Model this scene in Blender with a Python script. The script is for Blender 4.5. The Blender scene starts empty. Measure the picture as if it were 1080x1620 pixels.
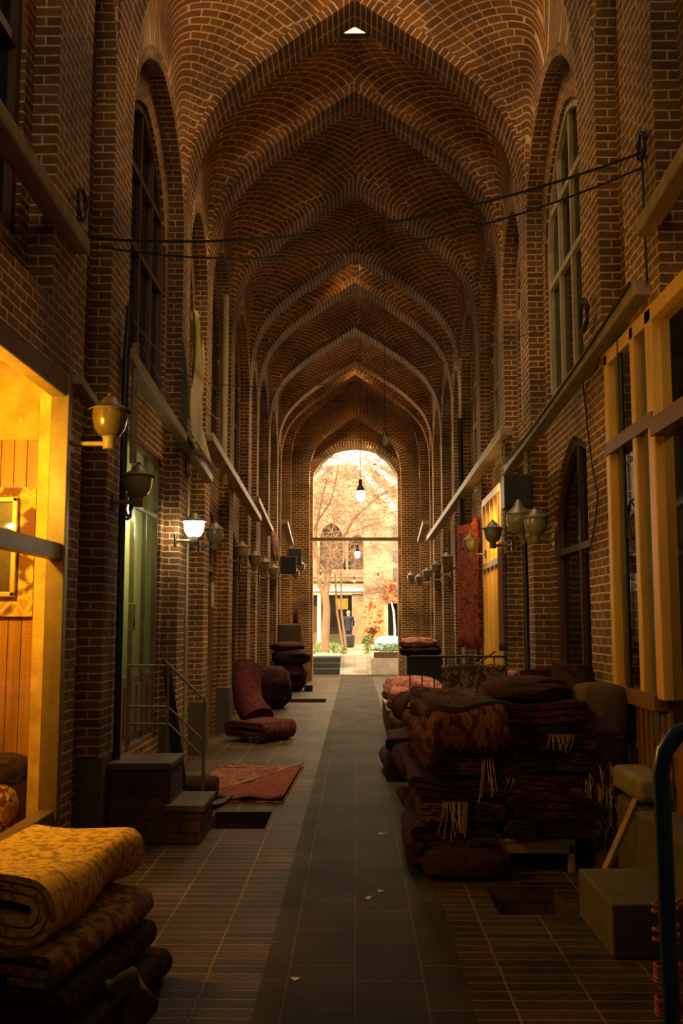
import bpy, bmesh, math, random
from mathutils import Vector, Matrix, noise
R = random.Random(7)
C = bpy.context.scene.collection
PI = math.pi
sc = bpy.context.scene

# ---------------------------------------------------------------- camera
EYE = Vector((0.0, 0.0, 1.62))
cam = bpy.data.cameras.new('camera'); cam_o = bpy.data.objects.new('camera', cam); C.objects.link(cam_o)
cam.sensor_fit = 'VERTICAL'; cam.sensor_height = 36; cam.lens = 35.0; cam.clip_end = 300; cam.clip_start = .05
PITCH = math.atan(175/1575); YAW = math.atan(22/1575)
cam_o.location = EYE; cam_o.rotation_euler = (PI/2 + PITCH, 0, YAW)
sc.camera = cam_o

# ---------------------------------------------------------------- world, sun, exposure
sc.view_settings.view_transform = 'Standard'; sc.view_settings.look = 'None'
sc.view_settings.gamma = 1.0; sc.view_settings.use_curve_mapping = False
sc.view_settings.exposure = 0.12
W = bpy.data.worlds.new('world'); sc.world = W; W.use_nodes = True
bg = W.node_tree.nodes['Background']; bg.inputs['Color'].default_value = (1.0, .82, .56, 1); bg.inputs['Strength'].default_value = 3.0
sun = bpy.data.lights.new('sun', 'SUN'); sun.energy = 8.5; sun.angle = .02; sun.color = (1, .84, .58)
sun_o = bpy.data.objects.new('sun', sun); C.objects.link(sun_o)
sun_o.rotation_euler = (math.radians(38), 0, math.radians(-14))    # from high behind the camera

def area(name, loc, rot, size, power, col, size_y=None):
    l = bpy.data.lights.new(name, 'AREA'); l.energy = power; l.color = col; l.size = size
    if size_y: l.shape = 'RECTANGLE'; l.size_y = size_y
    o = bpy.data.objects.new(name, l); C.objects.link(o); o.location = loc; o.rotation_euler = rot
    return o
def point(name, loc, power, col, rad=.05):
    l = bpy.data.lights.new(name, 'POINT'); l.energy = power; l.color = col; l.shadow_soft_size = rad
    o = bpy.data.objects.new(name, l); C.objects.link(o); o.location = loc
    return o
SKYC = (1.0, .74, .40)
# daylight through roof openings of the vault, several unseen and added to light the ribs: (y, z, power)
OCULI = [(9.25, 9.2, 80), (11.36, 9.05, 260), (13.3, 9.2, 150), (16.1, 9.2, 170), (19.3, 9.1, 320), (21.0, 9.2, 190), (24.3, 9.2, 800), (27.1, 9.1, 700)]
for (oy, oz, pw) in OCULI:
    area('roof_daylight', (0, oy, oz + .12), (0, 0, 0), .26, pw, SKYC)
# light on the rib faces from an added, unseen opening behind the camera
area('added_back_light', (0, -2.25, 6.4), (math.radians(138), 0, 0), 2.4, 60, (1, .74, .38), 2.8)
# daylight of the court coming in through the end arch
area('court_daylight', (0, 30.3, 4.6), (math.radians(-52), 0, 0), 2.5, 230, (1, .74, .42), 5.0)

# ---------------------------------------------------------------- helpers
class MB:
    def __init__(s): s.v = []; s.f = []; s.uv = []; s.m = []
    def quad(s, pts, uvs=None, m=0):
        i = len(s.v); s.v += [tuple(p) for p in pts]
        s.f.append(tuple(range(i, i + len(pts)))); s.m.append(m)
        if uvs is None: uvs = [(p[0] + p[1], p[2]) for p in pts]
        s.uv.append(uvs)
    def box(s, c, d, rz=0, m=0, M=None):
        x, y, z = d[0]/2, d[1]/2, d[2]/2
        P = [Vector(p) for p in ((-x,-y,-z),(x,-y,-z),(x,y,-z),(-x,y,-z),(-x,-y,z),(x,-y,z),(x,y,z),(-x,y,z))]
        T = Matrix.Translation(c) @ Matrix.Rotation(rz, 4, 'Z')
        if M is not None: T = Matrix.Translation(c) @ M
        Q = [T @ p for p in P]
        for f, (a, b) in (((0,3,2,1),(0,1)),((4,5,6,7),(0,1)),((0,1,5,4),(0,2)),((2,3,7,6),(0,2)),((1,2,6,5),(1,2)),((3,0,4,7),(1,2))):
            s.quad([Q[i] for i in f], [(Vector(c)[a] + P[i][a], Vector(c)[b] + P[i][b]) for i in f], m)
    def bar(s, p0, p1, w, h=None, m=0, up=Vector((0,0,1))):
        p0 = Vector(p0); p1 = Vector(p1); h = h or w; d = (p1 - p0); L = d.length; d.normalize()
        x = d.cross(up)
        if x.length < 1e-3: x = d.cross(Vector((1,0,0)))
        x.normalize(); y = x.cross(d)
        M = Matrix((x, y, d)).transposed().to_4x4()
        s.box((p0 + p1)/2, (w, h, L), M=M, m=m)
    def tube(s, pts, r, n=8, m=0, cap=True):
        pts = [Vector(p) for p in pts]; rs = r if isinstance(r, (list, tuple)) else [r]*len(pts)
        rings = []; ref = None; L = 0
        for i, p in enumerate(pts):
            a = pts[max(0, i-1)]; b = pts[min(len(pts)-1, i+1)]; d = (b - a).normalized()
            if ref is None:
                ref = d.cross(Vector((0,0,1)))
                if ref.length < .1: ref = d.cross(Vector((0,1,0)))
            ref = (ref - d*ref.dot(d)).normalized(); q = d.cross(ref)
            rings.append(([p + (ref*math.cos(2*PI*k/n) + q*math.sin(2*PI*k/n))*rs[i] for k in range(n)], L))
            if i < len(pts)-1: L += (pts[i+1]-p).length
        for (A, la), (B, lb) in zip(rings, rings[1:]):
            for k in range(n):
                k2 = (k+1) % n; u0 = 2*PI*k/n*rs[0]; u1 = 2*PI*(k+1)/n*rs[0]
                s.quad([A[k], A[k2], B[k2], B[k]], [(u0, la), (u1, la), (u1, lb), (u0, lb)], m)
        if cap:
            s.quad(rings[0][0][::-1], None, m); s.quad(rings[-1][0], None, m)
    def lathe(s, c, prof, n=20, m=0, ax=None):
        c = Vector(c)
        T = ax.to_4x4() if ax is not None else Matrix.Identity(4)
        for (r0, z0), (r1, z1) in zip(prof, prof[1:]):
            for k in range(n):
                a = 2*PI*k/n; b = 2*PI*(k+1)/n
                P = [(r0*math.cos(a), r0*math.sin(a), z0), (r0*math.cos(b), r0*math.sin(b), z0), (r1*math.cos(b), r1*math.sin(b), z1), (r1*math.cos(a), r1*math.sin(a), z1)]
                U = [(a*.2, z0), (b*.2, z0), (b*.2, z1), (a*.2, z1)]
                if r0 < 1e-5: P = [P[0], P[2], P[3]]; U = [U[0], U[2], U[3]]
                elif r1 < 1e-5: P = P[:3]; U = U[:3]
                s.quad([c + T @ Vector(p) for p in P], U, m)
    def build(s, name, mats, parent=None, smooth=False, weld=True):
        me = bpy.data.meshes.new(name); me.from_pydata(s.v, [], s.f)
        uvl = me.uv_layers.new(name='UVMap'); k = 0
        for u in s.uv:
            for c in u: uvl.data[k].uv = c; k += 1
        mats = mats if isinstance(mats, (list, tuple)) else [mats]
        for m in mats: me.materials.append(m)
        for p, mi in zip(me.polygons, s.m): p.material_index = mi
        if weld:
            bm = bmesh.new(); bm.from_mesh(me); bmesh.ops.remove_doubles(bm, verts=bm.verts, dist=1e-5)
            bmesh.ops.recalc_face_normals(bm, faces=bm.faces); bm.to_mesh(me); bm.free()
        if smooth:
            for p in me.polygons: p.use_smooth = True
            if smooth != True:
                me.set_sharp_from_angle(angle=math.radians(smooth))
        o = bpy.data.objects.new(name, me); C.objects.link(o)
        if parent is not None: o.parent = parent
        return o
def tag(o, label=None, cat=None, group=None, kind=None):
    if label: o['label'] = label
    if cat: o['category'] = cat
    if group: o['group'] = group
    if kind: o['kind'] = kind
    return o
def thing(name, label, cat, loc=(0,0,0), rz=0, group=None):
    o = bpy.data.objects.new(name, None); C.objects.link(o); o.location = loc; o.rotation_euler = (0,0,rz)
    o.empty_display_size = .1
    return tag(o, label, cat, group)
def struct(name, loc=(0,0,0)):
    o = bpy.data.objects.new(name, None); C.objects.link(o); o.location = loc; o['kind'] = 'structure'; return o
def copy_tree(o, parent=None):
    c = o.copy(); C.objects.link(c)
    if parent is not None: c.parent = parent
    for ch in [x for x in C.objects if x.parent == o]: copy_tree(ch, c)
    return c
def bevel(o, w=.006, seg=2):
    m = o.modifiers.new('bevel', 'BEVEL'); m.width = w; m.segments = seg; m.limit_method = 'ANGLE'; m.angle_limit = math.radians(40)
    return o

# ---------------------------------------------------------------- materials
def mat(name):
    m = bpy.data.materials.new(name); m.use_nodes = True; return m, m.node_tree.nodes, m.node_tree.links
def sset(n, k, v): n.inputs[k].default_value = v
def c4(c): return (c[0], c[1], c[2], 1)
def ramp(N, stops):
    r = N.new('ShaderNodeValToRGB'); e = r.color_ramp.elements
    while len(e) < len(stops): e.new(.5)
    for i, (p, c) in enumerate(stops): e[i].position = p; e[i].color = c4(c)
    return r
def plain(name, col, rough=.6, metal=0, var=.25, scale=6, bump=.2, spec=.5, stretch=(1,1,1), emit=None, es=0, coord='Object'):
    m, N, L = mat(name); b = N['Principled BSDF']
    tc = N.new('ShaderNodeTexCoord'); mp = N.new('ShaderNodeMapping'); sset(mp, 'Scale', stretch)
    L.new(tc.outputs[coord], mp.inputs['Vector'])
    n = N.new('ShaderNodeTexNoise'); sset(n, 'Scale', scale); sset(n, 'Detail', 6); sset(n, 'Roughness', .6)
    L.new(mp.outputs[0], n.inputs['Vector'])
    r = ramp(N, [(.3, [x*(1-var) for x in col]), (.7, [min(1, x*(1+var)) for x in col])])
    L.new(n.outputs['Fac'], r.inputs['Fac']); L.new(r.outputs['Color'], b.inputs['Base Color'])
    sset(b, 'Roughness', rough); sset(b, 'Metallic', metal); sset(b, 'Specular IOR Level', spec)
    if bump:
        bp = N.new('ShaderNodeBump'); sset(bp, 'Strength', bump); sset(bp, 'Distance', .01)
        L.new(n.outputs['Fac'], bp.inputs['Height']); L.new(bp.outputs[0], b.inputs['Normal'])
    if emit: sset(b, 'Emission Color', c4(emit)); sset(b, 'Emission Strength', es)
    return m
def brick(name, c1, c2, mortar, bw=.20, bh=.066, ms=.008, off=.5, fan=False, swap=False, rough=.85, bumpd=.012, distort=.012, spec=.3):
    m, N, L = mat(name); b = N['Principled BSDF']
    uv = N.new('ShaderNodeUVMap'); src = uv.outputs[0]
    def math_(op, a, bb=None):
        n = N.new('ShaderNodeMath'); n.operation = op
        for i, x in enumerate((a, bb)):
            if x is None: continue
            if isinstance(x, (int, float)): n.inputs[i].default_value = x
            else: L.new(x, n.inputs[i])
        return n.outputs[0]
    if fan:   # courses laid in rings about the foot of each quarter of the vault: uv = (angle, distance)
        sp = N.new('ShaderNodeSeparateXYZ'); L.new(src, sp.inputs[0])
        row = math_('MULTIPLY', math_('ADD', math_('FLOOR', math_('DIVIDE', sp.outputs[1], bh)), .5), bh)
        RR = 3.0
        rho = math_('MULTIPLY', math_('SUBTRACT', 1.0, math_('COSINE', math_('DIVIDE', row, RR))), RR)
        u = math_('MULTIPLY', sp.outputs[0], rho)
        cb = N.new('ShaderNodeCombineXYZ'); L.new(u, cb.inputs[0]); L.new(sp.outputs[1], cb.inputs[1]); src = cb.outputs[0]
    if swap:
        sp = N.new('ShaderNodeSeparateXYZ'); L.new(src, sp.inputs[0])
        cb = N.new('ShaderNodeCombineXYZ'); L.new(sp.outputs[1], cb.inputs[0]); L.new(sp.outputs[0], cb.inputs[1]); src = cb.outputs[0]
    nz = N.new('ShaderNodeTexNoise'); sset(nz, 'Scale', 9); sset(nz, 'Detail', 2); L.new(src, nz.inputs['Vector'])
    vm = N.new('ShaderNodeVectorMath'); vm.operation = 'MULTIPLY_ADD'
    L.new(nz.outputs['Color'], vm.inputs[0]); vm.inputs[1].default_value = (distort, distort, 0); L.new(src, vm.inputs[2])
    bt = N.new('ShaderNodeTexBrick'); bt.offset = off
    sset(bt, 'Scale', 1); sset(bt, 'Brick Width', bw); sset(bt, 'Row Height', bh); sset(bt, 'Mortar Size', ms); sset(bt, 'Mortar Smooth', .35); sset(bt, 'Bias', 0)
    sset(bt, 'Color1', c4(c1)); sset(bt, 'Color2', c4(c2)); sset(bt, 'Mortar', c4(mortar))
    L.new(vm.outputs[0], bt.inputs['Vector'])
    tc = N.new('ShaderNodeTexCoord')
    n2 = N.new('ShaderNodeTexNoise'); sset(n2, 'Scale', 1.3); sset(n2, 'Detail', 6); L.new(tc.outputs['Object'], n2.inputs['Vector'])
    r2 = ramp(N, [(.32, (.50, .49, .47)), (.68, (1.35, 1.32, 1.25))]); L.new(n2.outputs['Fac'], r2.inputs['Fac'])
    mx = N.new('ShaderNodeMix'); mx.data_type = 'RGBA'; mx.blend_type = 'MULTIPLY'; mx.inputs['Factor'].default_value = 1
    L.new(bt.outputs['Color'], mx.inputs['A']); L.new(r2.outputs['Color'], mx.inputs['B'])
    n3 = N.new('ShaderNodeTexNoise'); sset(n3, 'Scale', 45); sset(n3, 'Detail', 4); L.new(tc.outputs['Object'], n3.inputs['Vector'])
    r3 = ramp(N, [(.3, (.7, .7, .7)), (.7, (1.2, 1.2, 1.2))]); L.new(n3.outputs['Fac'], r3.inputs['Fac'])
    mx2 = N.new('ShaderNodeMix'); mx2.data_type = 'RGBA'; mx2.blend_type = 'MULTIPLY'; mx2.inputs['Factor'].default_value = 1
    L.new(mx.outputs['Result'], mx2.inputs['A']); L.new(r3.outputs['Color'], mx2.inputs['B'])
    L.new(mx2.outputs['Result'], b.inputs['Base Color'])
    sset(b, 'Roughness', rough); sset(b, 'Specular IOR Level', spec)
    h = math_('ADD', math_('MULTIPLY', bt.outputs['Fac'], -1.0), math_('MULTIPLY', n3.outputs['Fac'], .35))
    bp = N.new('ShaderNodeBump'); sset(bp, 'Strength', .9); sset(bp, 'Distance', bumpd)
    L.new(h, bp.inputs['Height']); L.new(bp.outputs[0], b.inputs['Normal'])
    return m
B1, B2, MO = (.26, .120, .036), (.155, .07, .022), (.70, .49, .24)
M_wall = brick('wall_brick', B1, B2, MO)
M_fan = brick('vault_brick', (.34, .155, .045), (.21, .09, .028), (.78, .58, .32), bw=.17, bh=.066, fan=True, ms=.008)
M_rib = brick('arch_brick', B1, B2, (.80, .58, .32), bw=.076, bh=.30, off=0, ms=.010)
M_stepbrick = brick('step_brick', (.12,.055,.025), (.08,.037,.018), (.06,.04,.022), bw=.26, bh=.085)
M_court = brick('court_brick', (.58,.38,.24), (.48,.30,.18), (.68,.54,.38), bw=.22, bh=.075)
M_court2 = brick('court_brown_brick', (.40,.27,.15), (.32,.2,.11), (.5,.38,.24), bw=.22, bh=.075)
M_pave = brick('paving_brick', (.075,.044,.015), (.030,.018,.006), (.19,.125,.05), bw=.34, bh=.105, off=0, ms=.008, rough=.60, bumpd=.014, spec=.15)
M_slab = brick('stone_slab', (.050,.036,.016), (.030,.022,.010), (.13,.09,.04), bw=.55, bh=.31, off=.37, ms=.005, rough=.72, bumpd=.008, swap=True, distort=.006, spec=.12)
M_stone = plain('stone', (.10,.07,.035), .8, scale=4, bump=.3)
M_concrete = plain('concrete', (.085,.065,.035), .8, scale=5, bump=.4)
M_plaster = plain('dark_plaster', (.09,.065,.04), .9, scale=2)
M_darkwood = plain('dark_wood', (.085,.038,.016), .5, stretch=(8,8,.6), scale=3, bump=.3)
M_wood = plain('brown_wood', (.20,.095,.03), .5, stretch=(8,8,.6), scale=3, bump=.3)
M_honey = plain('honey_wood', (.78,.43,.06), .45, stretch=(8,8,.6), scale=3, bump=.25, var=.15)
M_cream = plain('cream_paint', (.46,.37,.22), .6, scale=8, stretch=(3,3,.5))
M_ledge = plain('ledge_metal', (.30,.21,.11), .5, scale=5, var=.35)
M_black = plain('black_metal', (.016,.014,.012), .45, scale=9, var=.3)
M_steel = plain('dull_steel', (.30,.25,.17), .35, metal=.7, scale=9, var=.2)
M_cable = plain('cable_rubber', (.012,.011,.01), .6, bump=0)
def glass(name, tint=(.55,.6,.45), rough=.03, op=.0, body=(.02,.025,.02), frosted=False):
    m, N, L = mat(name); N.remove(N['Principled BSDF']); out = N['Material Output']
    t = N.new('ShaderNodeBsdfTransparent'); sset(t, 'Color', c4(tint)); g = N.new('ShaderNodeBsdfGlossy'); sset(g, 'Roughness', rough); sset(g,'Color',(.8,.8,.75,1))
    d = N.new('ShaderNodeBsdfTranslucent' if frosted else 'ShaderNodeBsdfDiffuse'); sset(d, 'Color', c4(body))
    m1 = N.new('ShaderNodeMixShader'); sset(m1, 'Fac', op); L.new(t.outputs[0], m1.inputs[1]); L.new(d.outputs[0], m1.inputs[2])
    lw = N.new('ShaderNodeLayerWeight'); sset(lw, 'Blend', .5)
    pw_ = N.new('ShaderNodeMath'); pw_.operation = 'POWER'; L.new(lw.outputs['Facing'], pw_.inputs[0]); pw_.inputs[1].default_value = 5
    fr = N.new('ShaderNodeMath'); fr.operation = 'MULTIPLY_ADD'; L.new(pw_.outputs[0], fr.inputs[0]); fr.inputs[1].default_value = .8; fr.inputs[2].default_value = .03
    m2 = N.new('ShaderNodeMixShader'); L.new(fr.outputs[0], m2.inputs['Fac']); L.new(m1.outputs[0], m2.inputs[1]); L.new(g.outputs[0], m2.inputs[2])
    L.new(m2.outputs[0], out.inputs['Surface']); return m
M_glass = glass('window_glass', (.25,.28,.2), op=.35)
M_clear = glass('clear_glass', (.92,.9,.82), op=.0)
M_green = glass('frosted_green_glass', (.5,.6,.25), rough=.12, op=.9, body=(.44,.44,.16), frosted=True)

def rugmat(name, cols, scale=9, rough=.95, stretch=(1,1,1)):
    m, N, L = mat(name); b = N['Principled BSDF']
    tc = N.new('ShaderNodeUVMap'); mp = N.new('ShaderNodeMapping'); sset(mp, 'Scale', stretch); L.new(tc.outputs[0], mp.inputs['Vector'])
    v = N.new('ShaderNodeTexVoronoi'); sset(v, 'Scale', scale); v.distance = 'MANHATTAN'; L.new(mp.outputs[0], v.inputs['Vector'])
    n = N.new('ShaderNodeTexNoise'); sset(n, 'Scale', scale*.6); sset(n, 'Detail', 5); L.new(mp.outputs[0], n.inputs['Vector'])
    a = N.new('ShaderNodeMath'); a.operation = 'MULTIPLY_ADD'; L.new(v.outputs['Distance'], a.inputs[0]); a.inputs[1].default_value = .45
    L.new(n.outputs['Fac'], a.inputs[2])
    k = len(cols); rp = ramp(N, [(.53 + .50*i/k, c) for i, c in enumerate(cols)]); rp.color_ramp.interpolation = 'LINEAR'
    L.new(a.outputs[0], rp.inputs['Fac']); L.new(rp.outputs['Color'], b.inputs['Base Color'])
    n3 = N.new('ShaderNodeTexNoise'); sset(n3, 'Scale', 160); L.new(mp.outputs[0], n3.inputs['Vector'])
    bp = N.new('ShaderNodeBump'); sset(bp, 'Strength', .5); sset(bp, 'Distance', .006); L.new(n3.outputs['Fac'], bp.inputs['Height']); L.new(bp.outputs[0], b.inputs['Normal'])
    sset(b, 'Roughness', rough); sset(b, 'Specular IOR Level', .1)
    return m
rugmat0 = rugmat

# ================================================================ the hall
def w(y): return 1.875 + max(0, y - 10.57)*.0125
ZS, ZA = 5.69, 8.59
TAB = [(0,0),(.4,.52),(.6,.81),(.8,1.19),(.9,1.48),(.965,1.83),(.99,2.2),(1,2.9)]
def Rp(a):   # arch height fraction at |x|/half span = a (1 at the apex, 0 at the springing)
    a = min(1, max(0, abs(a)))
    for i, ((a0, d0), (a1, d1)) in enumerate(zip(TAB, TAB[1:])):
        if a <= a1:
            def sl(j): 
                (p, q), (r_, s_) = TAB[j], TAB[j+1]; return (s_-q)/(r_-p)
            m0 = sl(i) if i == 0 else 2/(1/sl(i-1) + 1/sl(i))
            m1 = sl(i)*1.9 if i == len(TAB)-2 else 2/(1/sl(i) + 1/sl(i+1))
            h = a1-a0; t = (a-a0)/h
            d = (2*t**3-3*t*t+1)*d0 + (t**3-2*t*t+t)*h*m0 + (-2*t**3+3*t*t)*d1 + (t**3-t*t)*h*m1
            return 1 - d/2.9
    return 0
ASTEP = [1, .9985, .995, .99, .982, .97, .95, .925, .89, .85, .8, .74, .67, .59, .5, .4, .3, .2, .1, 0]
RIBS = [(2.9,3.4),(5.95,6.7),(7.4,8.0),(10.5,11.0),(12.43,12.92),(15.17,15.72),(18.16,18.7),(19.88,20.4),(23.03,23.55),(26.14,26.6),(27.58,28.1)]
NARROW = {1, 3, 6, 9}          # bays after these ribs are narrow
BAYS = [(RIBS[i][1], RIBS[i+1][0], i in NARROW) for i in range(len(RIBS)-1)]
def arch_top(ya, yb, zs, za):
    c, h = (ya+yb)/2, (yb-ya)/2
    return lambda y: zs + (za-zs)*LR((y-c)/h)
def LR(u):   # rounder arch of bay recesses, windows and doors
    u = min(1, abs(u)); return .3*Rp(u) + .7*math.sqrt(max(0, 1-u*u))
def point_top(ya, yb, zs, za):
    c, h = (ya+yb)/2, (yb-ya)/2
    return lambda y: zs + (za-zs)*Rp((y-c)/h)
def panel(mb, f, u0, u1, z0, ztop, ops, rev=0, m=0, sub=.09, d0=0, revm=None):
    """wall surface over u0..u1 with openings {a,b,zb,top}; rev = depth of their reveals"""
    us = {u0, u1}
    for o in ops:
        a, b = o['a'], o['b']; us |= {a, b}
        if o.get('curved', True):
            n = max(6, int((b-a)/sub)); c, h = (a+b)/2, (b-a)/2
            for k in range(n+1): us.add(c - h*math.cos(PI*k/n))
    if callable(ztop):
        n = max(4, int((u1-u0)/sub))
        for k in range(n+1): us.add(u0 + (u1-u0)*(.5-.5*math.cos(PI*k/n)))
    us = sorted(x for x in us if u0-1e-6 <= x <= u1+1e-6)
    zt = ztop if callable(ztop) else (lambda u: ztop)
    for a, b in zip(us, us[1:]):
        if b-a < 1e-5: continue
        mid = (a+b)/2
        act = sorted([o for o in ops if o['a'] < mid < o['b']], key=lambda o: o['zb'])
        lo = (z0, z0)
        for o in act:
            if o['zb'] > lo[0] + 1e-4:
                _seg(mb, f, a, b, lo, (o['zb'], o['zb']), d0, m)
            lo = (o['top'](a), o['top'](b))
        _seg(mb, f, a, b, lo, (zt(a), zt(b)), d0, m)
        if rev:
            for o in act:
                ta, tb = o['top'](a), o['top'](b)
                mb.quad([f(a,ta,d0), f(b,tb,d0), f(b,tb,d0+rev), f(a,ta,d0+rev)], [(0,a),(0,b),(rev,b),(rev,a)], m)
                if o['zb'] > z0 + 1e-4:
                    mb.quad([f(a,o['zb'],d0), f(b,o['zb'],d0), f(b,o['zb'],d0+rev), f(a,o['zb'],d0+rev)], [(a,0),(b,0),(b,rev),(a,rev)], m)
    if rev:
        for o in ops:
            for u in (o['a'], o['b']):
                t = o['top'](u)
                mb.quad([f(u,o['zb'],d0), f(u,t,d0), f(u,t,d0+rev), f(u,o['zb'],d0+rev)], [(0,o['zb']),(0,t),(rev,t),(rev,o['zb'])], m)
def _seg(mb, f, a, b, lo, hi, d, m):
    if max(hi[0]-lo[0], hi[1]-lo[1]) < 1e-4: return
    n = 1
    mb.quad([f(a,lo[0],d), f(b,lo[1],d), f(b,hi[1],d), f(a,hi[0],d)], [(a,lo[0]),(b,lo[1]),(b,hi[1]),(a,hi[0])], m)
def side(s): return lambda u, z, d: (s*(w(u)+d), u, z)
flat = lambda z: (lambda u: z)

# upper windows and ground-floor doors of each bay, left (-1) and right (+1)
REC = .16
def bay_tops(i):
    ya, yb, nar = BAYS[i]
    return ya, yb, nar, arch_top(ya, yb, ZS, 6.6 if nar else 7.0)
DOOR = {}; WIN = {}
for s in (-1, 1):
    for i in range(len(BAYS)):
        ya, yb, nar, top = bay_tops(i)
        mg = .14 if nar else .16
        a, b = ya+mg, yb-mg
        WIN[s, i] = dict(a=a, b=b, zb=3.92 if not nar else 4.1, zs=5.2, za=6.3 if nar else 6.65)
        DOOR[s, i] = dict(a=a+(0 if nar else .12), b=b-(0 if nar else .12), zb=0.0, zs=2.55, za=3.1 if nar else 3.25)
DOOR[-1, 2].update(a=8.25, b=10.35, zb=.45, zs=3.3, za=3.31)        # green glazed door
DOOR[1, 2].update(a=8.2, b=10.2, zb=.3, zs=2.3, za=3.35)             # arched glazed door
DOOR[1, 4].update(a=13.15, b=15.0, zb=.2, zs=3.1, za=3.11)          # lit yellow shopfront
walls = {}
for s in (-1, 1):
    nm = 'wall_left' if s < 0 else 'wall_right'
    wr = struct(nm); walls[s] = wr
    front = MB(); back = MB(); f = side(s)
    # front plane: piers, with each bay recess as an opening
    shop = dict(a=(3.9 if s < 0 else 3.9), b=(6.40 if s < 0 else 7.18), zb=(.34 if s < 0 else .0), top=flat(3.22 if s < 0 else 3.62), curved=False)
    ops = []
    for i in range(len(BAYS)):
        ya, yb, nar, top = bay_tops(i)
        zb = 0.0
        if i == 0: zb = 3.62
        if i == 1 and s > 0: zb = 3.62
        ops.append(dict(a=ya, b=yb, zb=zb, top=top))
    Y0, Y1 = 2.9, 28.1
    def lat(u):
        for i in range(len(BAYS)):
            ya, yb, nar, top = bay_tops(i)
            if ya < u < yb: return top(u) + .2
        return ZS + .4
    ops2 = ops + [shop]
    # build the front plane bay by bay so every curved top is followed exactly
    edges = [Y0] + [x for r in RIBS for x in r if x > Y0 and x < Y1] + [Y1]
    edges = sorted(set(edges + [shop['a'], shop['b']]))
    for a, b in zip(edges, edges[1:]):
        mid = (a+b)/2
        act = []
        for o in ops2:
            if o['a'] <= mid <= o['b']:
                act.append(dict(a=max(a, o['a']), b=min(b, o['b']), zb=o['zb'], top=o['top'], full=(o['a'], o['b'])))
        isb = any(BAYS[i][0] < mid < BAYS[i][1] for i in range(len(BAYS)))
        panel(front, f, a, b, 0, (lambda u: lat(min(max(u, a+1e-5), b-1e-5))) if isb else ZS + .4, act, 0)
    # reveals of the recesses
    for o in ops2:
        ya, yb = o['a'], o['b']; n = 26 if o.get('curved', True) else 1
        us = [(ya+yb)/2 - (yb-ya)/2*math.cos(PI*k/n) for k in range(n+1)]
        Lr = o['top'](ya)
        for a, b in zip(us, us[1:]):
            dl = math.hypot(b-a, o['top'](b)-o['top'](a))
            front.quad([f(a,o['top'](a),0), f(b,o['top'](b),0), f(b,o['top'](b),REC), f(a,o['top'](a),REC)], [(0,Lr),(0,Lr+dl),(REC,Lr+dl),(REC,Lr)]); Lr += dl
        for u in (ya, yb):
            front.quad([f(u,o['zb'],0), f(u,o['top'](u),0), f(u,o['top'](u),REC), f(u,o['zb'],REC)], [(0,o['zb']),(0,o['top'](u)),(REC,o['top'](u)),(REC,o['zb'])])
        if o['zb'] > .01: front.quad([f(ya,o['zb'],0), f(yb,o['zb'],0), f(yb,o['zb'],REC), f(ya,o['zb'],REC)], [(ya,0),(yb,0),(yb,REC),(ya,REC)])
    # plain stretch beside and behind the camera
    panel(front, f, -2.2, Y0, 0, 8.6, [], 0)
    front.build('brick_piers', M_wall, wr, weld=False)
    # recessed plane with windows and doors
    for i in range(len(BAYS)):
        ya, yb, nar, top = bay_tops(i)
        wn, dr = WIN[s, i], DOOR[s, i]
        o1 = dict(a=wn['a'], b=wn['b'], zb=wn['zb'], top=arch_top(wn['a'], wn['b'], wn['zs'], wn['za']))
        os_ = [o1]
        if not (i == 0 or (i == 1 and s > 0)):
            os_.append(dict(a=dr['a'], b=dr['b'], zb=dr['zb'], top=arch_top(dr['a'], dr['b'], dr['zs'], dr['za']) if dr['za']-dr['zs'] > .02 else flat(dr['za'])))
        z0 = 3.62 if (i == 0 or (i == 1 and s > 0)) else 0
        panel(back, f, ya-.02, yb+.02, z0, 7.35, os_, .14, d0=REC)
    back.build('brick_infill', M_wall, wr, weld=False)
    # shop rooms behind: outer wall, floor slab between storeys, roof slab
    sh = MB()
    X = 2.75
    panel(sh, lambda u, z, d: (s*X, u, z), -2.2, 28.1, 0, 7.4, [])
    for z in (3.45 if s < 0 else 3.62, 7.35):
        sh.quad([(s*(w(7.3)+.3), 6.45, z), (s*X, 6.45, z), (s*X, 28.1, z), (s*(w(27)+.3), 28.1, z)])
        sh.quad([(s*(w(2.9)+.22), -2.2, z), (s*X, -2.2, z), (s*X, 6.45, z), (s*(w(6.5)+.22), 6.45, z)])
    for y in (-2.2, 3.2, 7.3, 11.9, 16.9, 19.0, 24, 28.1):
        if y == 7.3 and s > 0: y = 7.4
        sh.quad([(s*(w(y)+.3), y, 0), (s*X, y, 0), (s*X, y, 7.35), (s*(w(y)+.3), y, 7.35)])
    # roof strip above the rooms up to the vault
    sh.quad([(s*(w(-2)+.0), -2.2, 7.36), (s*X, -2.2, 7.36), (s*X, 28.1, 7.36), (s*(w(28.1)+.14), 28.1, 7.36)])
    sh.build('shop_room_shell', M_plaster, wr, weld=False)
    # stone feet of the piers
    for (a, b) in RIBS[2:]:
        p = MB(); x0 = s*(w((a+b)/2)+.10); 
        p.box((x0, (a+b)/2, .32), (.24, b-a+.03, .64)); p.build('pier_plinth', M_stone, wr)

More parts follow.
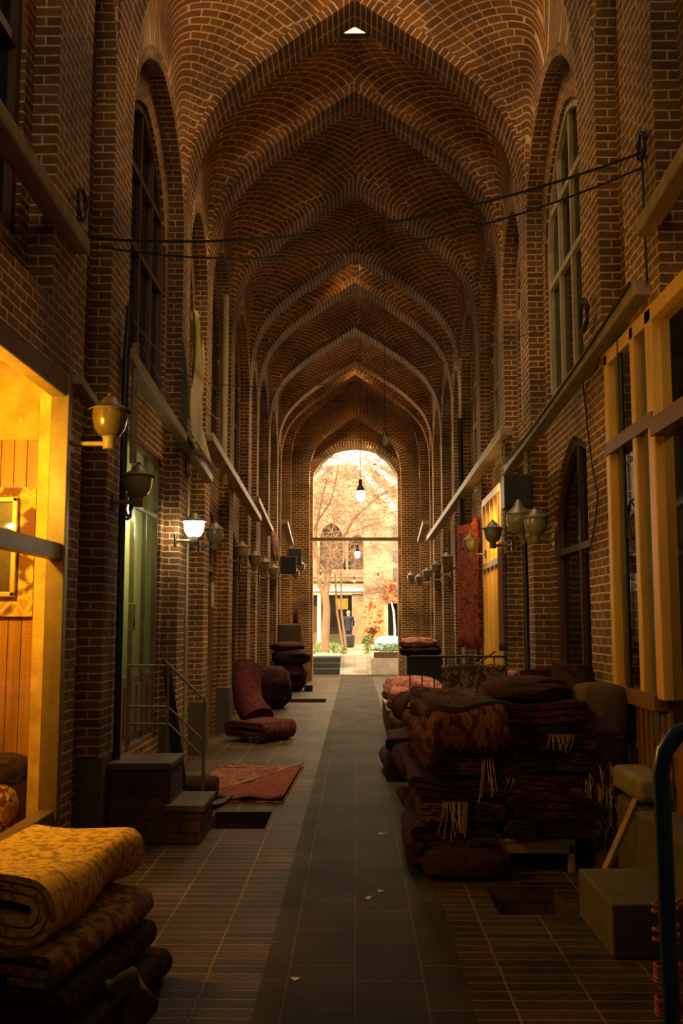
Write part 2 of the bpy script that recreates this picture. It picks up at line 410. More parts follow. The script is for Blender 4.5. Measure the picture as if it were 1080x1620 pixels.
# ribs and vault
ceil_ = struct('ceiling')
for k, (a, b) in enumerate(RIBS):
    mb = MB(); W0, W1 = w(a), w(b); TH = .13
    pts = []
    for sg, seq in ((-1, ASTEP), (1, ASTEP[::-1][1:])):
        for q in seq: pts.append(sg*q)
    L = 0; prev = None; rows = []
    for q in pts:
        z = ZS + (ZA-ZS)*Rp(q)
        p = Vector((q*W0, z)); L += (p-prev).length if prev else 0; prev = p
        rows.append((q, z, L))
    def off(j, W_, t):
        q0 = rows[max(0, j-1)]; q1 = rows[min(len(rows)-1, j+1)]
        d = Vector((q1[0]*W_-q0[0]*W_, q1[1]-q0[1])).normalized(); n = Vector((-d.y, d.x))
        return rows[j][0]*W_ + n.x*t, rows[j][1] + n.y*t
    for j in range(len(rows)-1):
        (q0, z0, l0), (q1, z1, l1) = rows[j], rows[j+1]
        a0 = (q0*W0, a, z0); a1 = (q1*W0, a, z1); b0 = (q0*W1, b, z0); b1 = (q1*W1, b, z1)
        mb.quad([a0, a1, b1, b0], [(l0,.0),(l1,.0),(l1,b-a),(l0,b-a)])
        for (y, Wk) in ((a, W0), (b, W1)):
            e0 = off(j, Wk, TH+.06); e1 = off(j+1, Wk, TH+.06)
            if (q0 < 0) == (e0[0] > 0): e0 = (0, e0[1])
            if (q1 < 0) == (e1[0] > 0): e1 = (0, e1[1])
            mb.quad([(q0*Wk, y, z0), (q1*Wk, y, z1), (e1[0], y, e1[1]), (e0[0], y, e0[1])], [(l0,.06),(l1,.06),(l1,.06+TH+.06),(l0,.06+TH+.06)])
    mb.build('arch_rib', M_rib, ceil_, weld=False)
RR = 3.0
for i, (ya, yb, nar) in enumerate(BAYS):
    mb = MB(); nt = 20 if nar else 32
    oc = [o for o in OCULI if ya < o[0] < yb]
    zla = (6.6 if nar else 7.0) + .13; bulge = .22 if nar else .42
    TR = [0, .004, .012, .03, .06] + [.06 + (.88)*k/(nt) for k in range(1, nt)] + [.94, .97, .988, .996, 1]
    aa = sorted(set(ASTEP + [(p+q)/2 for p, q in zip(ASTEP, ASTEP[1:])] + [.05, .0]), reverse=True)
    def P(t, q):
        y = ya + (yb-ya)*t
        Lz = ZS + .13 + (zla-ZS-.13)*LR(2*t-1)
        Cz = ZA + .13 + bulge*math.sin(PI*t)**.8
        rq = Rp(q)
        return Vector((q*w(y), y, Lz + (Cz-Lz)*rq))
    yc = (ya+yb)/2
    def UV(p, t):
        y0 = ya if p.y <= yc else yb
        dx = w(y0) - abs(p.x); dy = abs(p.y-y0); dz = p.z - ZS
        return (math.atan2(dx, dy+1e-4), math.sqrt(dx*dx+dy*dy+dz*dz))
    Y_ = sorted(set(TR + [.5]))
    for sg in (-1, 1):
        for t0, t1 in zip(Y_, Y_[1:]):
            for q0, q1 in zip(aa, aa[1:]):
                ps = [P(t0, q0), P(t1, q0), P(t1, q1), P(t0, q1)]
                c = sum(ps, Vector())/4
                if oc and abs(c.x) < .15 and abs(c.y-oc[0][0]) < .15: continue
                u = []
                for p in ps:
                    y0 = ya if c.y < yc else yb
                    kk = 2.6 if nar else 1.7; vs = .68 if nar else .8
                    dx = w(y0) - p.x; dy = abs(p.y-y0)*kk; dz = p.z - ZS
                    u.append((math.atan2(dx, dy+1e-4) + (5 if sg > 0 else 0), math.sqrt(dx*dx+dy*dy+dz*dz)*vs))
                for p in ps: p.x *= sg
                mb.quad(ps, u)
    mb.build('vault_web', M_fan, ceil_, smooth=50)
    if oc:
        fr = MB(); y = oc[0][0]; z0 = P((y-ya)/(yb-ya), 0).z
        for (cx, cy, dx, dy) in ((-.22, y, .08, .5), (.22, y, .08, .5), (0, y-.22, .5, .08), (0, y+.22, .5, .08)):
            fr.box((cx, cy, z0+.12), (dx, dy, .34))
        fr.build('skylight_curb', M_stone, ceil_)  # the added, hidden openings get curbs too
# roof and wall closing the hall behind the camera
mb = MB()
for sg in (-1, 1):
    mb.quad([(0,-2.2,8.6),(sg*1.95,-2.2,8.6),(sg*1.95,2.9,8.6),(0,2.9,8.6)])
mb.box((0, -4.4, 8.65), (8, 4.6, .1)); mb.build('roof_and_sun_block', M_plaster, ceil_)  # box is an unseen overhang added to keep sun out of the back opening
mb = MB(); panel(mb, lambda u, z, d: (u, -2.2, z), -2.8, 2.8, 0, 8.6, [dict(a=-1.3, b=1.3, zb=4.9, top=flat(7.9), curved=False)], .2); o = mb.build('wall_back', M_wall); o['kind'] = 'structure'  # high opening added for the light behind the camera
# wall over the last shop-window bay side of the ribs near the camera
mb = MB(); panel(mb, lambda u, z, d: (u, 2.9, z), -2.8, 2.8, 0, 8.9, [dict(a=-1.8, b=1.8, zb=0, top=point_top(-1.8, 1.8, ZS, ZA))]); mb.build('cross_wall', M_wall, ceil_)

# end wall: three stepped brick arches
we = struct('wall_end')
YE = 28.1
fx = lambda u, z, d: (u, YE+d, z)
mb = MB()
panel(mb, fx, -2.9, 2.9, 0, 9.6, [dict(a=-1.84, b=1.84, zb=0, top=point_top(-1.84, 1.84, 5.75, 8.55))], .55)
mb.build('outer_arch_wall', M_wall, we, weld=False)
mb = MB()
panel(mb, fx, -1.84, 1.84, 0, 8.65, [dict(a=-1.33, b=1.33, zb=0, top=point_top(-1.33, 1.33, 5.6, 7.6))], .30, d0=.5)
mb.build('middle_arch_wall', M_wall, we, weld=False)
# segmental inner arch
def seg(u):
    u = abs(u)
    if u <= .67: return 6.76 - .14*(u/.67)**2
    return 6.54 - .62*((u-.67)/.57)**1.7
mb = MB()
panel(mb, fx, -1.33, 1.33, 0, 7.7, [dict(a=-1.24, b=1.24, zb=0, top=seg)], .55, d0=.8)
mb.build('inner_arch_wall', M_wall, we, weld=False)
def band(mb, pts, th, y):
    L = 0
    for j in range(len(pts)-1):
        p0, p1 = Vector(pts[j]), Vector(pts[j+1]); l = (p1-p0).length
        def nn(k):
            d = (Vector(pts[min(len(pts)-1, k+1)])-Vector(pts[max(0, k-1)])).normalized(); return Vector((-d.y, d.x))
        e0, e1 = p0+nn(j)*th, p1+nn(j+1)*th
        if p0.x*e0.x < 0: e0.x = 0
        if p1.x*e1.x < 0: e1.x = 0
        P4 = [(p0.x,y,p0.y),(p1.x,y,p1.y),(e1.x,y,e1.y),(e0.x,y,e0.y)]
        mb.quad(P4, [(L,.05),(L+l,.05),(L+l,.05+th),(L,.05+th)])
        mb.quad([(p0.x,y,p0.y),(p1.x,y,p1.y),(p1.x,y+.06,p1.y),(p0.x,y+.06,p0.y)], [(L,.05),(L+l,.05),(L+l,.11),(L,.11)])
        L += l
def arc_pts(a, zs, za):
    qs = [-q for q in ASTEP] + ASTEP[::-1][1:]
    return [(q*a, zs + (za-zs)*Rp(q)) for q in qs]
mb = MB(); band(mb, arc_pts(1.84, 5.75, 8.55), .22, YE-.03); band(mb, arc_pts(1.33, 5.6, 7.6), .2, YE+.47)
us = [-1.24 + 2.48*k/40 for k in range(41)]
band(mb, [(u, seg(u)) for u in us], .17, YE+.77)
mb.build('voussoir_band', M_rib, we, weld=False)

# floor of the hall with three sunken hatches
fl = struct('floor')
XL, XC0, XC1, XR = -2.8, -.43, .50, 2.8
HOLES = [(-1.20, -.72, 8.08, 8.80), (-1.50, -.62, 20.6, 21.6), (.80, 1.22, 5.78, 6.38)]
def strip(name, x0, x1, y0, y1, m, z=0):
    mb = MB()
    xs = sorted({x0, x1} | {x for h in HOLES for x in h[:2] if x0 < x < x1})
    ys = sorted({y0, y1} | {y for h in HOLES for y in h[2:] if y0 < y < y1})
    for xa, xb in zip(xs, xs[1:]):
        for ya, yb in zip(ys, ys[1:]):
            cx, cy = (xa+xb)/2, (ya+yb)/2
            if any(h[0] < cx < h[1] and h[2] < cy < h[3] for h in HOLES): continue
            mb.quad([(xa,ya,z),(xb,ya,z),(xb,yb,z),(xa,yb,z)], [(xa,ya),(xb,ya),(xb,yb),(xa,yb)])
    return mb.build(name, m, fl)
strip('left_paving', XL, XC0, -2.2, 30.2, M_pave)
strip('stone_walkway', XC0, XC1, -2.2, 30.2, M_slab)
strip('right_paving', XC1, XR, -2.2, 30.2, M_pave)
for h in HOLES:
    mb = MB(); x0, x1, y0, y1 = h; zb = -.5
    for P4, U in (([(x0,y0,0),(x0,y1,0),(x0,y1,zb),(x0,y0,zb)], 1), ([(x1,y0,0),(x1,y1,0),(x1,y1,zb),(x1,y0,zb)], 1), ([(x0,y0,0),(x1,y0,0),(x1,y0,zb),(x0,y0,zb)], 0), ([(x0,y1,0),(x1,y1,0),(x1,y1,zb),(x0,y1,zb)], 0)):
        mb.quad(P4, [(p[U], p[2]) for p in P4])
    mb.quad([(x0,y0,zb),(x1,y0,zb),(x1,y1,zb),(x0,y1,zb)])
    mb.build('hatch_pit', M_stepbrick, fl, weld=False)

# tilted gutter ledges along both sides
def ledge(n, x, ya, za, yb, zb, hh=.11, ww=.16):
    mb = MB(); mb.bar((x, ya, za), (x, yb, zb), ww, hh); o = mb.build('trim_%d' % n, M_ledge); o['kind'] = 'structure'; bevel(o, .01)
ledge(1, -1.84, 4.4, 4.20, 6.42, 4.12, .10, .13)
ledge(2, -1.84, 6.42, 3.22, 6.95, 3.12, .07, .08)
ledge(3, -1.83, 7.75, 3.76, 12.3, 3.40, .10, .11)
ledge(4, -1.84, 12.2, 3.92, 18.6, 3.56)
ledge(5, -1.9, 18.7, 3.95, 22.4, 3.62)
ledge(6, 1.84, 4.8, 4.20, 6.12, 4.10, .10, .12)
ledge(7, 1.83, 6.15, 3.74, 11.8, 3.44, .10, .12)
ledge(8, 1.83, 11.9, 3.92, 24.4, 3.68)
ledge(9, -1.75, 24.5, 4.1, 26.8, 3.75)
ledge(10, 1.75, 24.6, 4.1, 26.8, 3.8)

# ---------------------------------------------------------------- windows and doors of the bays
def frame_pts(a, b, zs, za, n=14):
    if za-zs < .02: return [(a, za), (b, za)]
    t = arch_top(a, b, zs, za); c, h = (a+b)/2, (b-a)/2
    return [(c - h*math.cos(PI*k/n), t(c - h*math.cos(PI*k/n))) for k in range(n+1)]
def ub(mb, f, p, q, wd, d0, d1):      # bar in the plane of a wall between (u,z) points
    p, q = Vector(p), Vector(q); d = (q-p).normalized(); n = Vector((-d.y, d.x))*wd/2
    c = [p+n, q+n, q-n, p-n]
    A = [f(x[0], x[1], d0) for x in c]; B = [f(x[0], x[1], d1) for x in c]
    mb.quad(A); mb.quad(B[::-1])
    for k in range(4): mb.quad([A[k], A[(k+1)%4], B[(k+1)%4], B[k]])
def glazing(name, s, o, fm, gm, cols, transoms, fw=.07, low=None, dep=.24, parent=None, panel_m=None, panel_to=None, kids=True):
    f = side(s); r = struct(name)
    a, b, zb, zs, za = o['a'], o['b'], o['zb'], o['zs'], o['za']
    top = arch_top(a, b, zs, za) if za-zs > .02 else flat(za)
    mb = MB(); pts = [(a+fw/2, zb)] + [(min(max(u, a+fw/2), b-fw/2), z-fw/2) for u, z in frame_pts(a, b, zs, za)] + [(b-fw/2, zb)]
    for p, q in zip(pts, pts[1:]):
        if (Vector(p)-Vector(q)).length > .01: ub(mb, f, p, q, fw, dep-.05, dep+.03)
    ub(mb, f, (a, zb+fw/2), (b, zb+fw/2), fw, dep-.05, dep+.03)
    mb.build('window_frame' if name.startswith('window') else 'door_frame', fm, r)
    mb = MB()
    for k in range(1, cols):
        u = a + (b-a)*k/cols; ub(mb, f, (u, zb+fw), (u, top(u)-fw*.5), fw*.7, dep-.04, dep+.02)
    for z in transoms: ub(mb, f, (a+fw, z), (b-fw, z), fw*.8, dep-.045, dep+.025)
    if mb.f: mb.build('glazing_bar', fm, r)
    g = MB(); z0 = zb
    if panel_to:
        p = MB(); ub(p, f, ((a+b)/2, zb+fw), ((a+b)/2, panel_to), b-a-2*fw, dep-.02, dep+.01)
        n = 2*cols
        for k in range(n):
            ua = a+fw + (b-a-2*fw)*(k+.12)/n; ub_ = a+fw + (b-a-2*fw)*(k+.88)/n
            ub(p, f, ((ua+ub_)/2, zb+fw+.08), ((ua+ub_)/2, panel_to-.08), ub_-ua, dep-.035, dep-.02)
        p.build('lower_panel', panel_m or fm, r); z0 = panel_to
    n = 12; c, h = (a+b)/2, (b-a)/2
    us = [c - h*math.cos(PI*k/n) for k in range(n+1)]
    for u0, u1 in zip(us, us[1:]): g.quad([f(u0,z0,dep), f(u1,z0,dep), f(u1,top(u1),dep), f(u0,top(u0),dep)])
    g.build('pane', gm, r)
    return r
nw = nd = 0
for s in (-1, 1):
    for i in range(len(BAYS)):
        nar = BAYS[i][2]; nw += 1
        fm = M_darkwood if s < 0 else M_cream
        glazing('window_%d' % nw, s, WIN[s, i], fm, M_glass, 1 if nar else 4, (5.15, 5.9) if not nar else (5.2,), fw=.06 if nar else .08)
for s in (-1, 1):
    for i in range(1, len(BAYS)):
        if i == 1 and s > 0: continue
        nd += 1; o = DOOR[s, i]; nar = BAYS[i][2]
        if (s, i) == (-1, 2):
            r = glazing('door_%d' % nd, s, o, M_steel, M_green, 4, (2.72,), fw=.05, panel_to=1.12, panel_m=M_steel)
            h = MB(); x = -(w(9)+.16); h.tube([(x, 8.95, 1.55), (x+.05, 8.95, 1.56), (x+.05, 8.95, 1.78), (x, 8.95, 1.79)], .012); h.build('door_handle', M_steel, r, smooth=True)
        elif (s, i) == (1, 2):
            glazing('door_%d' % nd, s, o, M_darkwood, M_glass, 2, (2.32,), fw=.08)
        elif (s, i) == (1, 4):
            o = dict(a=12.95, b=15.13, zb=.35, zs=3.45, za=3.46)
            glazing('door_%d' % nd, s, o, M_honey, M_clear, 5, (2.45,), fw=.1, dep=.045)
        elif (s, i) == (-1, 4):
            glazing('door_%d' % nd, s, o, M_wood, M_glass, 2, (2.4,), fw=.1, panel_to=1.0, panel_m=M_wood)
        else:
            glazing('door_%d' % nd, s, o, M_darkwood if s < 0 or i % 2 else M_wood, M_glass, 1 if nar else 2, (2.4,), fw=.08, panel_to=.95, panel_m=M_darkwood)
# rooms seen through the lit glass
point('shop_lamp', (2.30, 13.6, 2.9), 60, (1, .60, .12), .12); point('added_shopfront_fill', (1.62, 13.1, 3.3), 7, (1, .62, .15), .05)  # second light is an unseen fill added in front of the yellow shopfront
point('green_room_lamp', (-2.55, 9.0, 2.5), 26, (1, .95, .6), .12)
mb = MB(); mb.lathe((-2.2, 9.15, 2.62), [(0,-.11),(.08,-.08),(.11,0),(.08,.08),(0,.11)], 16); o = mb.build('globe_lamp', plain('room_globe', (1,1,.9), .4, bump=0, emit=(.95,1,.8), es=9), smooth=True); tag(o, 'white globe lamp glowing behind the green glass door', 'lamp')

# ---- left shop window (big lit pane) : window_30
f = side(-1)
r = struct('window_30')
a, b, zb, zt = 3.92, 6.40, .34, 3.22
M_bronze = plain('bronze_frame', (.20,.125,.045), .45, metal=.2, scale=6)
mb = MB()
ub(mb, f, (a, zb+.06), (b, zb+.06), .12, .0, .1); ub(mb, f, (a, zt-.07), (b, zt-.07), .14, .0, .1)
for u in (a+.05, b-.04): ub(mb, f, (u, zb), (u, zt), .08, -.02, .1)
bevel(mb.build('window_frame', M_bronze, r), .008)
mb = MB(); ub(mb, f, (a, 2.07), (b, 2.07), .10, .0, .08); mb.build('glazing_bar', M_bronze, r)
mb = MB(); mb.quad([f(a,zb,.05), f(b,zb,.05), f(b,zt,.05), f(a,zt,.05)]); mb.build('pane', M_clear, r)
# the bay wall below and above and the room inside
M_board = plain('warm_boards', (.42,.17,.035), .5, stretch=(14,14,.4), scale=2, var=.35, bump=.3)
M_yellow = plain('yellow_plaster', (.62,.36,.07), .8, scale=5, var=.35, bump=.4)
M_marble = plain('mottled_panel', (.20,.085,.016), .5, scale=7, var=.8, bump=.2)
rm = struct('wall_shop')
YW = 6.64
mb = MB(); mb.quad([(-2.73,3.2,.2),(-2.73,YW,.2),(-2.73,YW,3.42),(-2.73,3.2,3.42)]); mb.build('back_boarding', M_board, rm)
mb = MB(); mb.quad([(-2.74,YW,.1),(-1.9,YW,.1),(-1.9,YW,3.42),(-2.74,YW,3.42)]); mb.build('side_plaster', M_yellow, rm)
mb = MB()
for k in range(7): mb.box((-2.70+k*.088, YW-.012, 1.55), (.082, .02, 2.6))
mb.build('side_boarding', M_board, rm)
mb = MB(); mb.box((-2.075, YW-.02, 1.9), (.13, .03, 2.35)); mb.build('mottled_panel', M_marble, rm)
mb = MB(); mb.box((-2.35, 4.9, .28), (.76, 3.4, .1)); mb.build('display_floor', M_board, rm)
mb = MB(); mb.box((-2.35, 4.9, 3.40), (.76, 3.4, .06)); mb.build('display_ceiling', M_yellow, rm)
mb = MB(); mb.box((-2.01, 6.39, 1.8), (.11, .02, 2.86)); mb.build('jamb_lining', M_yellow, rm)
point('shop_window_lamp', (-2.42, 5.35, 2.6), 150, (1, .62, .05), .10)
o = thing('wall_hanging', 'mottled ochre textile hung on the boards inside the lit left shop window', 'textile', (-2.28, YW-.05, 2.09))
mb = MB(); mb.box((0,0,0), (.29, .015, .86)); mb.build('cloth', rugmat0('ochre_textile', [(.75,.45,.08),(.5,.24,.04),(.8,.52,.12),(.2,.08,.02)], 7), o)
t = thing('picture_frame', 'dark picture in a pale carved frame inside the lit left shop window', 'picture', (-2.36, YW-.09, 2.12))
mb = MB()
for (x, z, dx, dz) in ((-.10,0,.035,.66),(.10,0,.035,.66),(0,.315,.235,.035),(0,-.315,.235,.035)): mb.box((x,0,z), (dx,.03,dz))
bevel(mb.build('frame', plain('gilt', (.6,.42,.15), .4, metal=.3), t), .006)
mb = MB(); mb.box((0,.008,0), (.18,.01,.62)); mb.build('picture', plain('dark_picture', (.08,.05,.02), .4, scale=9, var=.8), t)

# ================================================================ right shopfront near the camera (window_31)
f = side(1)
r = struct('window_31')
M_post = M_honey
mb = MB()
for (u, w_) in ((7.10, .09), (6.42, .09), (6.05, .13)):
    ub(mb, f, (u, 1.16), (u, 3.56), w_, -.06, .06)
ub(mb, f, (7.15, 3.52), (4.0, 3.52), .1, -.06, .06)
bevel(mb.build('window_frame', M_post, r), .008)
mb = MB(); ub(mb, f, (7.14, 2.86), (6.0, 2.86), .09, -.07, .05); ub(mb, f, (6.0, 2.80), (4.0, 2.80), .11, -.08, .05); mb.build('transom', M_wood, r)
mb = MB(); ub(mb, f, (6.24, .9), (6.24, 3.5), .10, -.03, .05); mb.build('mullion', plain('blue_grey_paint', (.09,.11,.10), .4, bump=.1), r)
mb = MB(); ub(mb, f, (7.15, 1.14), (6.1, 1.14), .10, -.08, .06); ub(mb, f, (6.0, .92), (4.0, .92), .09, -.08, .06); mb.build('window_sill', M_wood, r)
mb = MB(); ub(mb, f, (7.15, .62), (6.0, .62), .95, .0, .05); ub(mb, f, (6.0, .45), (4.0, .45), .85, .0, .05)
for k in range(10): ub(mb, f, (6.05+k*.115, .2), (6.05+k*.115, 1.08), .06, -.015, .0)
mb.build('lower_panel', M_wood, r)
mb = MB(); mb.quad([f(7.1,1.1,.0), f(4.0,.9,.0), f(4.0,3.55,.0), f(7.1,3.55,.0)]); mb.build('pane', glass('dim_glass', (.6,.62,.5), op=.12), r)
point('right_shop_lamp', (2.55, 5.2, 3.2), 9, (1, .6, .15), .1)

# ================================================================ rugs: materials and builders
RM_gold = rugmat('gold_brocade', [(.80,.50,.10),(.74,.44,.09),(.84,.54,.12),(.64,.38,.075),(.80,.50,.10),(.40,.23,.05)], 34)
RM_gold2 = rugmat('dull_gold_brocade', [(.42,.27,.09),(.36,.22,.07),(.40,.25,.09),(.26,.15,.05),(.16,.09,.03)], 24)
RM_dark = rugmat('dark_brown_wool', [(0.056,0.028,0.016),(0.088,0.040,0.020),(0.032,0.016,0.012),(0.072,0.036,0.016)], 10)
RM_red = rugmat('dark_red_wool', [(0.088,0.012,0.008),(0.049,0.008,0.006),(0.015,0.009,0.014),(0.106,0.022,0.009),(0.031,0.014,0.009)], 16)
RM_red2 = rugmat('rust_red_wool', [(0.094,0.022,0.007),(0.058,0.010,0.006),(0.108,0.040,0.010),(0.018,0.010,0.010)], 13)
RM_multi = rugmat('blue_red_wool', [(0.017,0.017,0.029),(0.074,0.013,0.008),(0.083,0.041,0.013),(0.021,0.008,0.008),(0.041,0.021,0.008)], 18)
RM_orange = rugmat('orange_wool', [(0.119,0.035,0.007),(0.077,0.017,0.005),(0.126,0.056,0.014),(0.042,0.010,0.005)], 12)
RM_faded = rugmat('faded_kilim', [(.26,.035,.02),(.30,.14,.05),(.06,.035,.045),(.30,.09,.03),(.36,.21,.09),(.12,.02,.02)], 7, stretch=(1,2.4,1))
RM_persian0 = rugmat('orange_pattern', [(.5,.2,.04),(.3,.1,.02),(.6,.34,.1),(.12,.04,.02)], 9)
RM_pink = rugmat('pink_wool', [(0.558,0.198,0.153),(0.450,0.135,0.108),(0.612,0.270,0.198),(0.270,0.090,0.081)], 10)
RM_tan = rugmat('tan_burlap', [(0.112,0.075,0.038),(0.090,0.056,0.026),(0.128,0.086,0.045)], 20)
RM_mag = rugmat('magenta_kilim', [(.15,.025,.02),(.05,.015,.015),(.16,.07,.035),(.02,.012,.015),(.13,.02,.02)], 10)
RM_black = rugmat('black_brown_wool', [(.018,.010,.008),(.030,.014,.010),(.010,.007,.007),(.05,.015,.01)], 8)
M_fringe = plain('wool_fringe', (.34,.22,.09), .95, scale=30)

def ribbon(path, th, length, m, name, parent=None, nl=10, amp=.012, seed=0, bulge=.0, edge_m=None):
    """a thick cloth laid along path (x,z) and running along y"""
    mb = MB(); P = [Vector(p) for p in path]; n = len(P)
    nor = []
    for i in range(n):
        d = (P[min(n-1, i+1)] - P[max(0, i-1)]).normalized(); nor.append(Vector((-d.y, d.x)))
    arc = [0]
    for i in range(1, n): arc.append(arc[-1] + (P[i]-P[i-1]).length)
    def pt(i, k, sgn):
        y = length*(k/nl - .5); e = 1 - .10*(abs(2*k/nl-1)**6)
        q = P[i] + nor[i]*th/2*sgn*e
        nx = noise.noise(Vector((q.x*3+seed, y*2.2, q.y*3)))*amp; nz = noise.noise(Vector((q.x*3+9+seed, y*2.2, q.y*3+4)))*amp
        ny = noise.noise(Vector((q.x*4+seed, q.y*4, k*.3+3)))*amp*1.3 if k in (0, nl) else 0
        return Vector((q.x+nx, y+ny, q.y+nz))
    for k in range(nl):
        ya, yb = length*(k/nl-.5), length*((k+1)/nl-.5)
        for i in range(n-1):
            for sgn in (1, -1):
                mb.quad([pt(i,k,sgn), pt(i+1,k,sgn), pt(i+1,k+1,sgn), pt(i,k+1,sgn)], [(arc[i],ya),(arc[i+1],ya),(arc[i+1],yb),(arc[i],yb)])
        for i in (0, n-1):
            mb.quad([pt(i,k,1), pt(i,k,-1), pt(i,k+1,-1), pt(i,k+1,1)], [(arc[i],ya),(arc[i]+th,ya),(arc[i]+th,yb),(arc[i],yb)])
    for i in range(n-1):
        for k in (0, nl):
            mb.quad([pt(i,k,1), pt(i+1,k,1), pt(i+1,k,-1), pt(i,k,-1)], [(arc[i],0),(arc[i+1],0),(arc[i+1],th),(arc[i],th)], 1 if edge_m else 0)
    return mb.build(name, [m, edge_m] if edge_m else m, parent, smooth=50)
def spiral(W_, H_, th, gap=1.15, n=44, turns=None):
    """flattened roll: path in (x,z), resting on z=0"""
    pitch = th*gap; a, b = W_/2 - th/2, H_/2 - th/2
    T = turns or max(1.0, b/pitch - .35); pts = []; N_ = int(n*T)
    for k in range(N_+1):
        t = T*k/N_; ang = -PI*.45 + 2*PI*t
        aa_, bb = a - pitch*t, max(.004, b - pitch*t)
        c, s_ = math.cos(ang), math.sin(ang)
        r_ = bb
        x = (aa_-r_)*(1 if c > 0 else -1)*min(1, abs(c)*2.2) + r_*c if aa_ > r_ else aa_*c
        z = bb*s_
        pts.append((x, z + H_/2))
    return pts
def zigzag(W_, th, layers, gap=1.12):
    """rug folded back and forth: (x,z) path"""
    pts = []; p = th*gap
    for k in range(layers):
        z = th/2 + p*k; xs = [-W_/2 + p/2 + (W_-p)*j/8 for j in range(9)]
        if k % 2: xs = xs[::-1]
        pts += [(x, z) for x in xs]
        if k < layers-1:
            c = xs[-1]; sg = 1 if c > 0 else -1
            for q in (1, 2, 3):
                a = -PI/2 + PI*q/4; pts.append((c + sg*math.cos(a)*p/2, z + p/2 + math.sin(a)*p/2))
    return pts
def rug(name, label, loc, rz, path, th, length, m, group=None, amp=.012, seed=0, cat='rug', fringe=None, sag=0, tilt=0):
    o = ribbon(path, th, length, m, name, amp=amp, seed=seed)
    o.location = loc; o.rotation_euler = (tilt, 0, rz); tag(o, label, cat, group)
    if fringe:
        for (fx_, fz, wdt, ln) in fringe:
            fb = MB(); y = -length/2 - .012
            for k in range(max(6, int(wdt/.012))):
                x = fx_ + wdt*(k/max(6, int(wdt/.012)) - .5) + R.uniform(-.004, .004); l = ln*R.uniform(.6, 1.1); dx = R.uniform(-.04, .04)
                fb.tube([(x, y, fz), (x+dx*.3, y-.012, fz-l*.4), (x+dx, y-.004, fz-l)], .0035, n=4)
            fb.build('fringe', M_fringe, o)
    return o

# ---------------------------------------------------------------- stack by the lit shop window, bottom left
Rz = -.10
def roll(a, b): return spiral(a, b, .05)
rug('folded_rug', 'black-brown rolled rug lying on the paving, lowest of the stack below the lit shop window', (-1.27, 4.32, 0), Rz-.04, spiral(.74, .16, .034), .034, 1.0, RM_dark, seed=3)
rug('folded_rug', 'dark brown folded rug second from the ground below the gold brocade ones', (-1.31, 4.28, .155), Rz-.04, spiral(.70, .14, .03), .03, .95, RM_dark, seed=8)
rug('folded_rug', 'dull gold brocade rug folded flat directly under the bright yellow one', (-1.32, 4.32, .285), Rz-.06, spiral(.66, .15, .032), .032, .98, RM_gold2, seed=12, amp=.035)
rug('folded_rug', 'bright yellow brocade rug loosely rolled on top of the stack at the shop window', (-1.37, 4.40, .415), Rz-.02, spiral(.62, .26, .03), .03, .98, RM_gold, seed=15, amp=.04)
cl = MB()
for k in range(9):
    for j in range(7):
        def cp(a, b):
            x = -.92 + .16*(a/9) + .03*math.sin(b*1.3); z = .34 - .26*(b/7) - .10*abs(a/9-.4); y = 3.86 - .04*math.sin(a*.9+b*.5) - .05*(b/7) ; return Vector((x, y, z))
        cl.quad([cp(k,j), cp(k+1,j), cp(k+1,j+1), cp(k,j+1)])
o = cl.build('knotted_cloth', RM_tan, smooth=True); sm = o.modifiers.new('thick', 'SOLIDIFY'); sm.thickness = .018
tag(o, 'crumpled brown cloth corner hanging over the near side of the dark rolled rugs', 'cloth')

# ---------------------------------------------------------------- stone steps with steel railing, left
t = thing('entrance_steps', 'two stone-capped brick steps against the left wall beside the rusty railing', 'steps', (-1.56, 7.9, 0))
def bx(name, c, d, m, parent, bw_=.008):
    mb = MB(); mb.box(c, d); return bevel(mb.build(name, m, parent), bw_)
bx('brick_base', (-.05, -.05, .265), (.46, .56, .53), M_stepbrick, t); bx('tread', (-.05, -.05, .555), (.48, .60, .05), M_stone, t)
bx('brick_base', (.29, -.06, .115), (.26, .60, .23), M_stepbrick, t); bx('tread', (.29, -.06, .255), (.30, .64, .05), M_stone, t)
t = thing('stair_railing', 'thin steel handrail sloping down beside the left steps', 'railing', (-1.5, 8.22, 0))
M_rail = plain('rusty_steel', (.33,.25,.15), .45, metal=.4, scale=12)
def tb(name, pts, r_, m, parent, n=8): 
    mb = MB(); mb.tube(pts, r_, n); return mb.build(name, m, parent, smooth=50)
tb('post', [(-.36, 0, .58), (-.36, 0, 1.27)], .011, M_rail, t); tb('post', [(-.03, 0, .02), (-.03, 0, 1.27)], .011, M_rail, t); tb('post', [(.27, -.02, .0), (.27, -.02, 1.02)], .012, M_rail, t)
for z in (1.27, .94, .80): tb('rail', [(-.37, 0, z), (-.03, 0, z)], .009, M_rail, t)
tb('handrail', [(-.06, 0, 1.31), (.27, -.02, 1.0)], .013, M_steel, t)
for dz in (-.33, -.46): tb('rail', [(-.03, 0, 1.27+dz), (.27, -.02, 1.0+dz)], .009, M_rail, t)
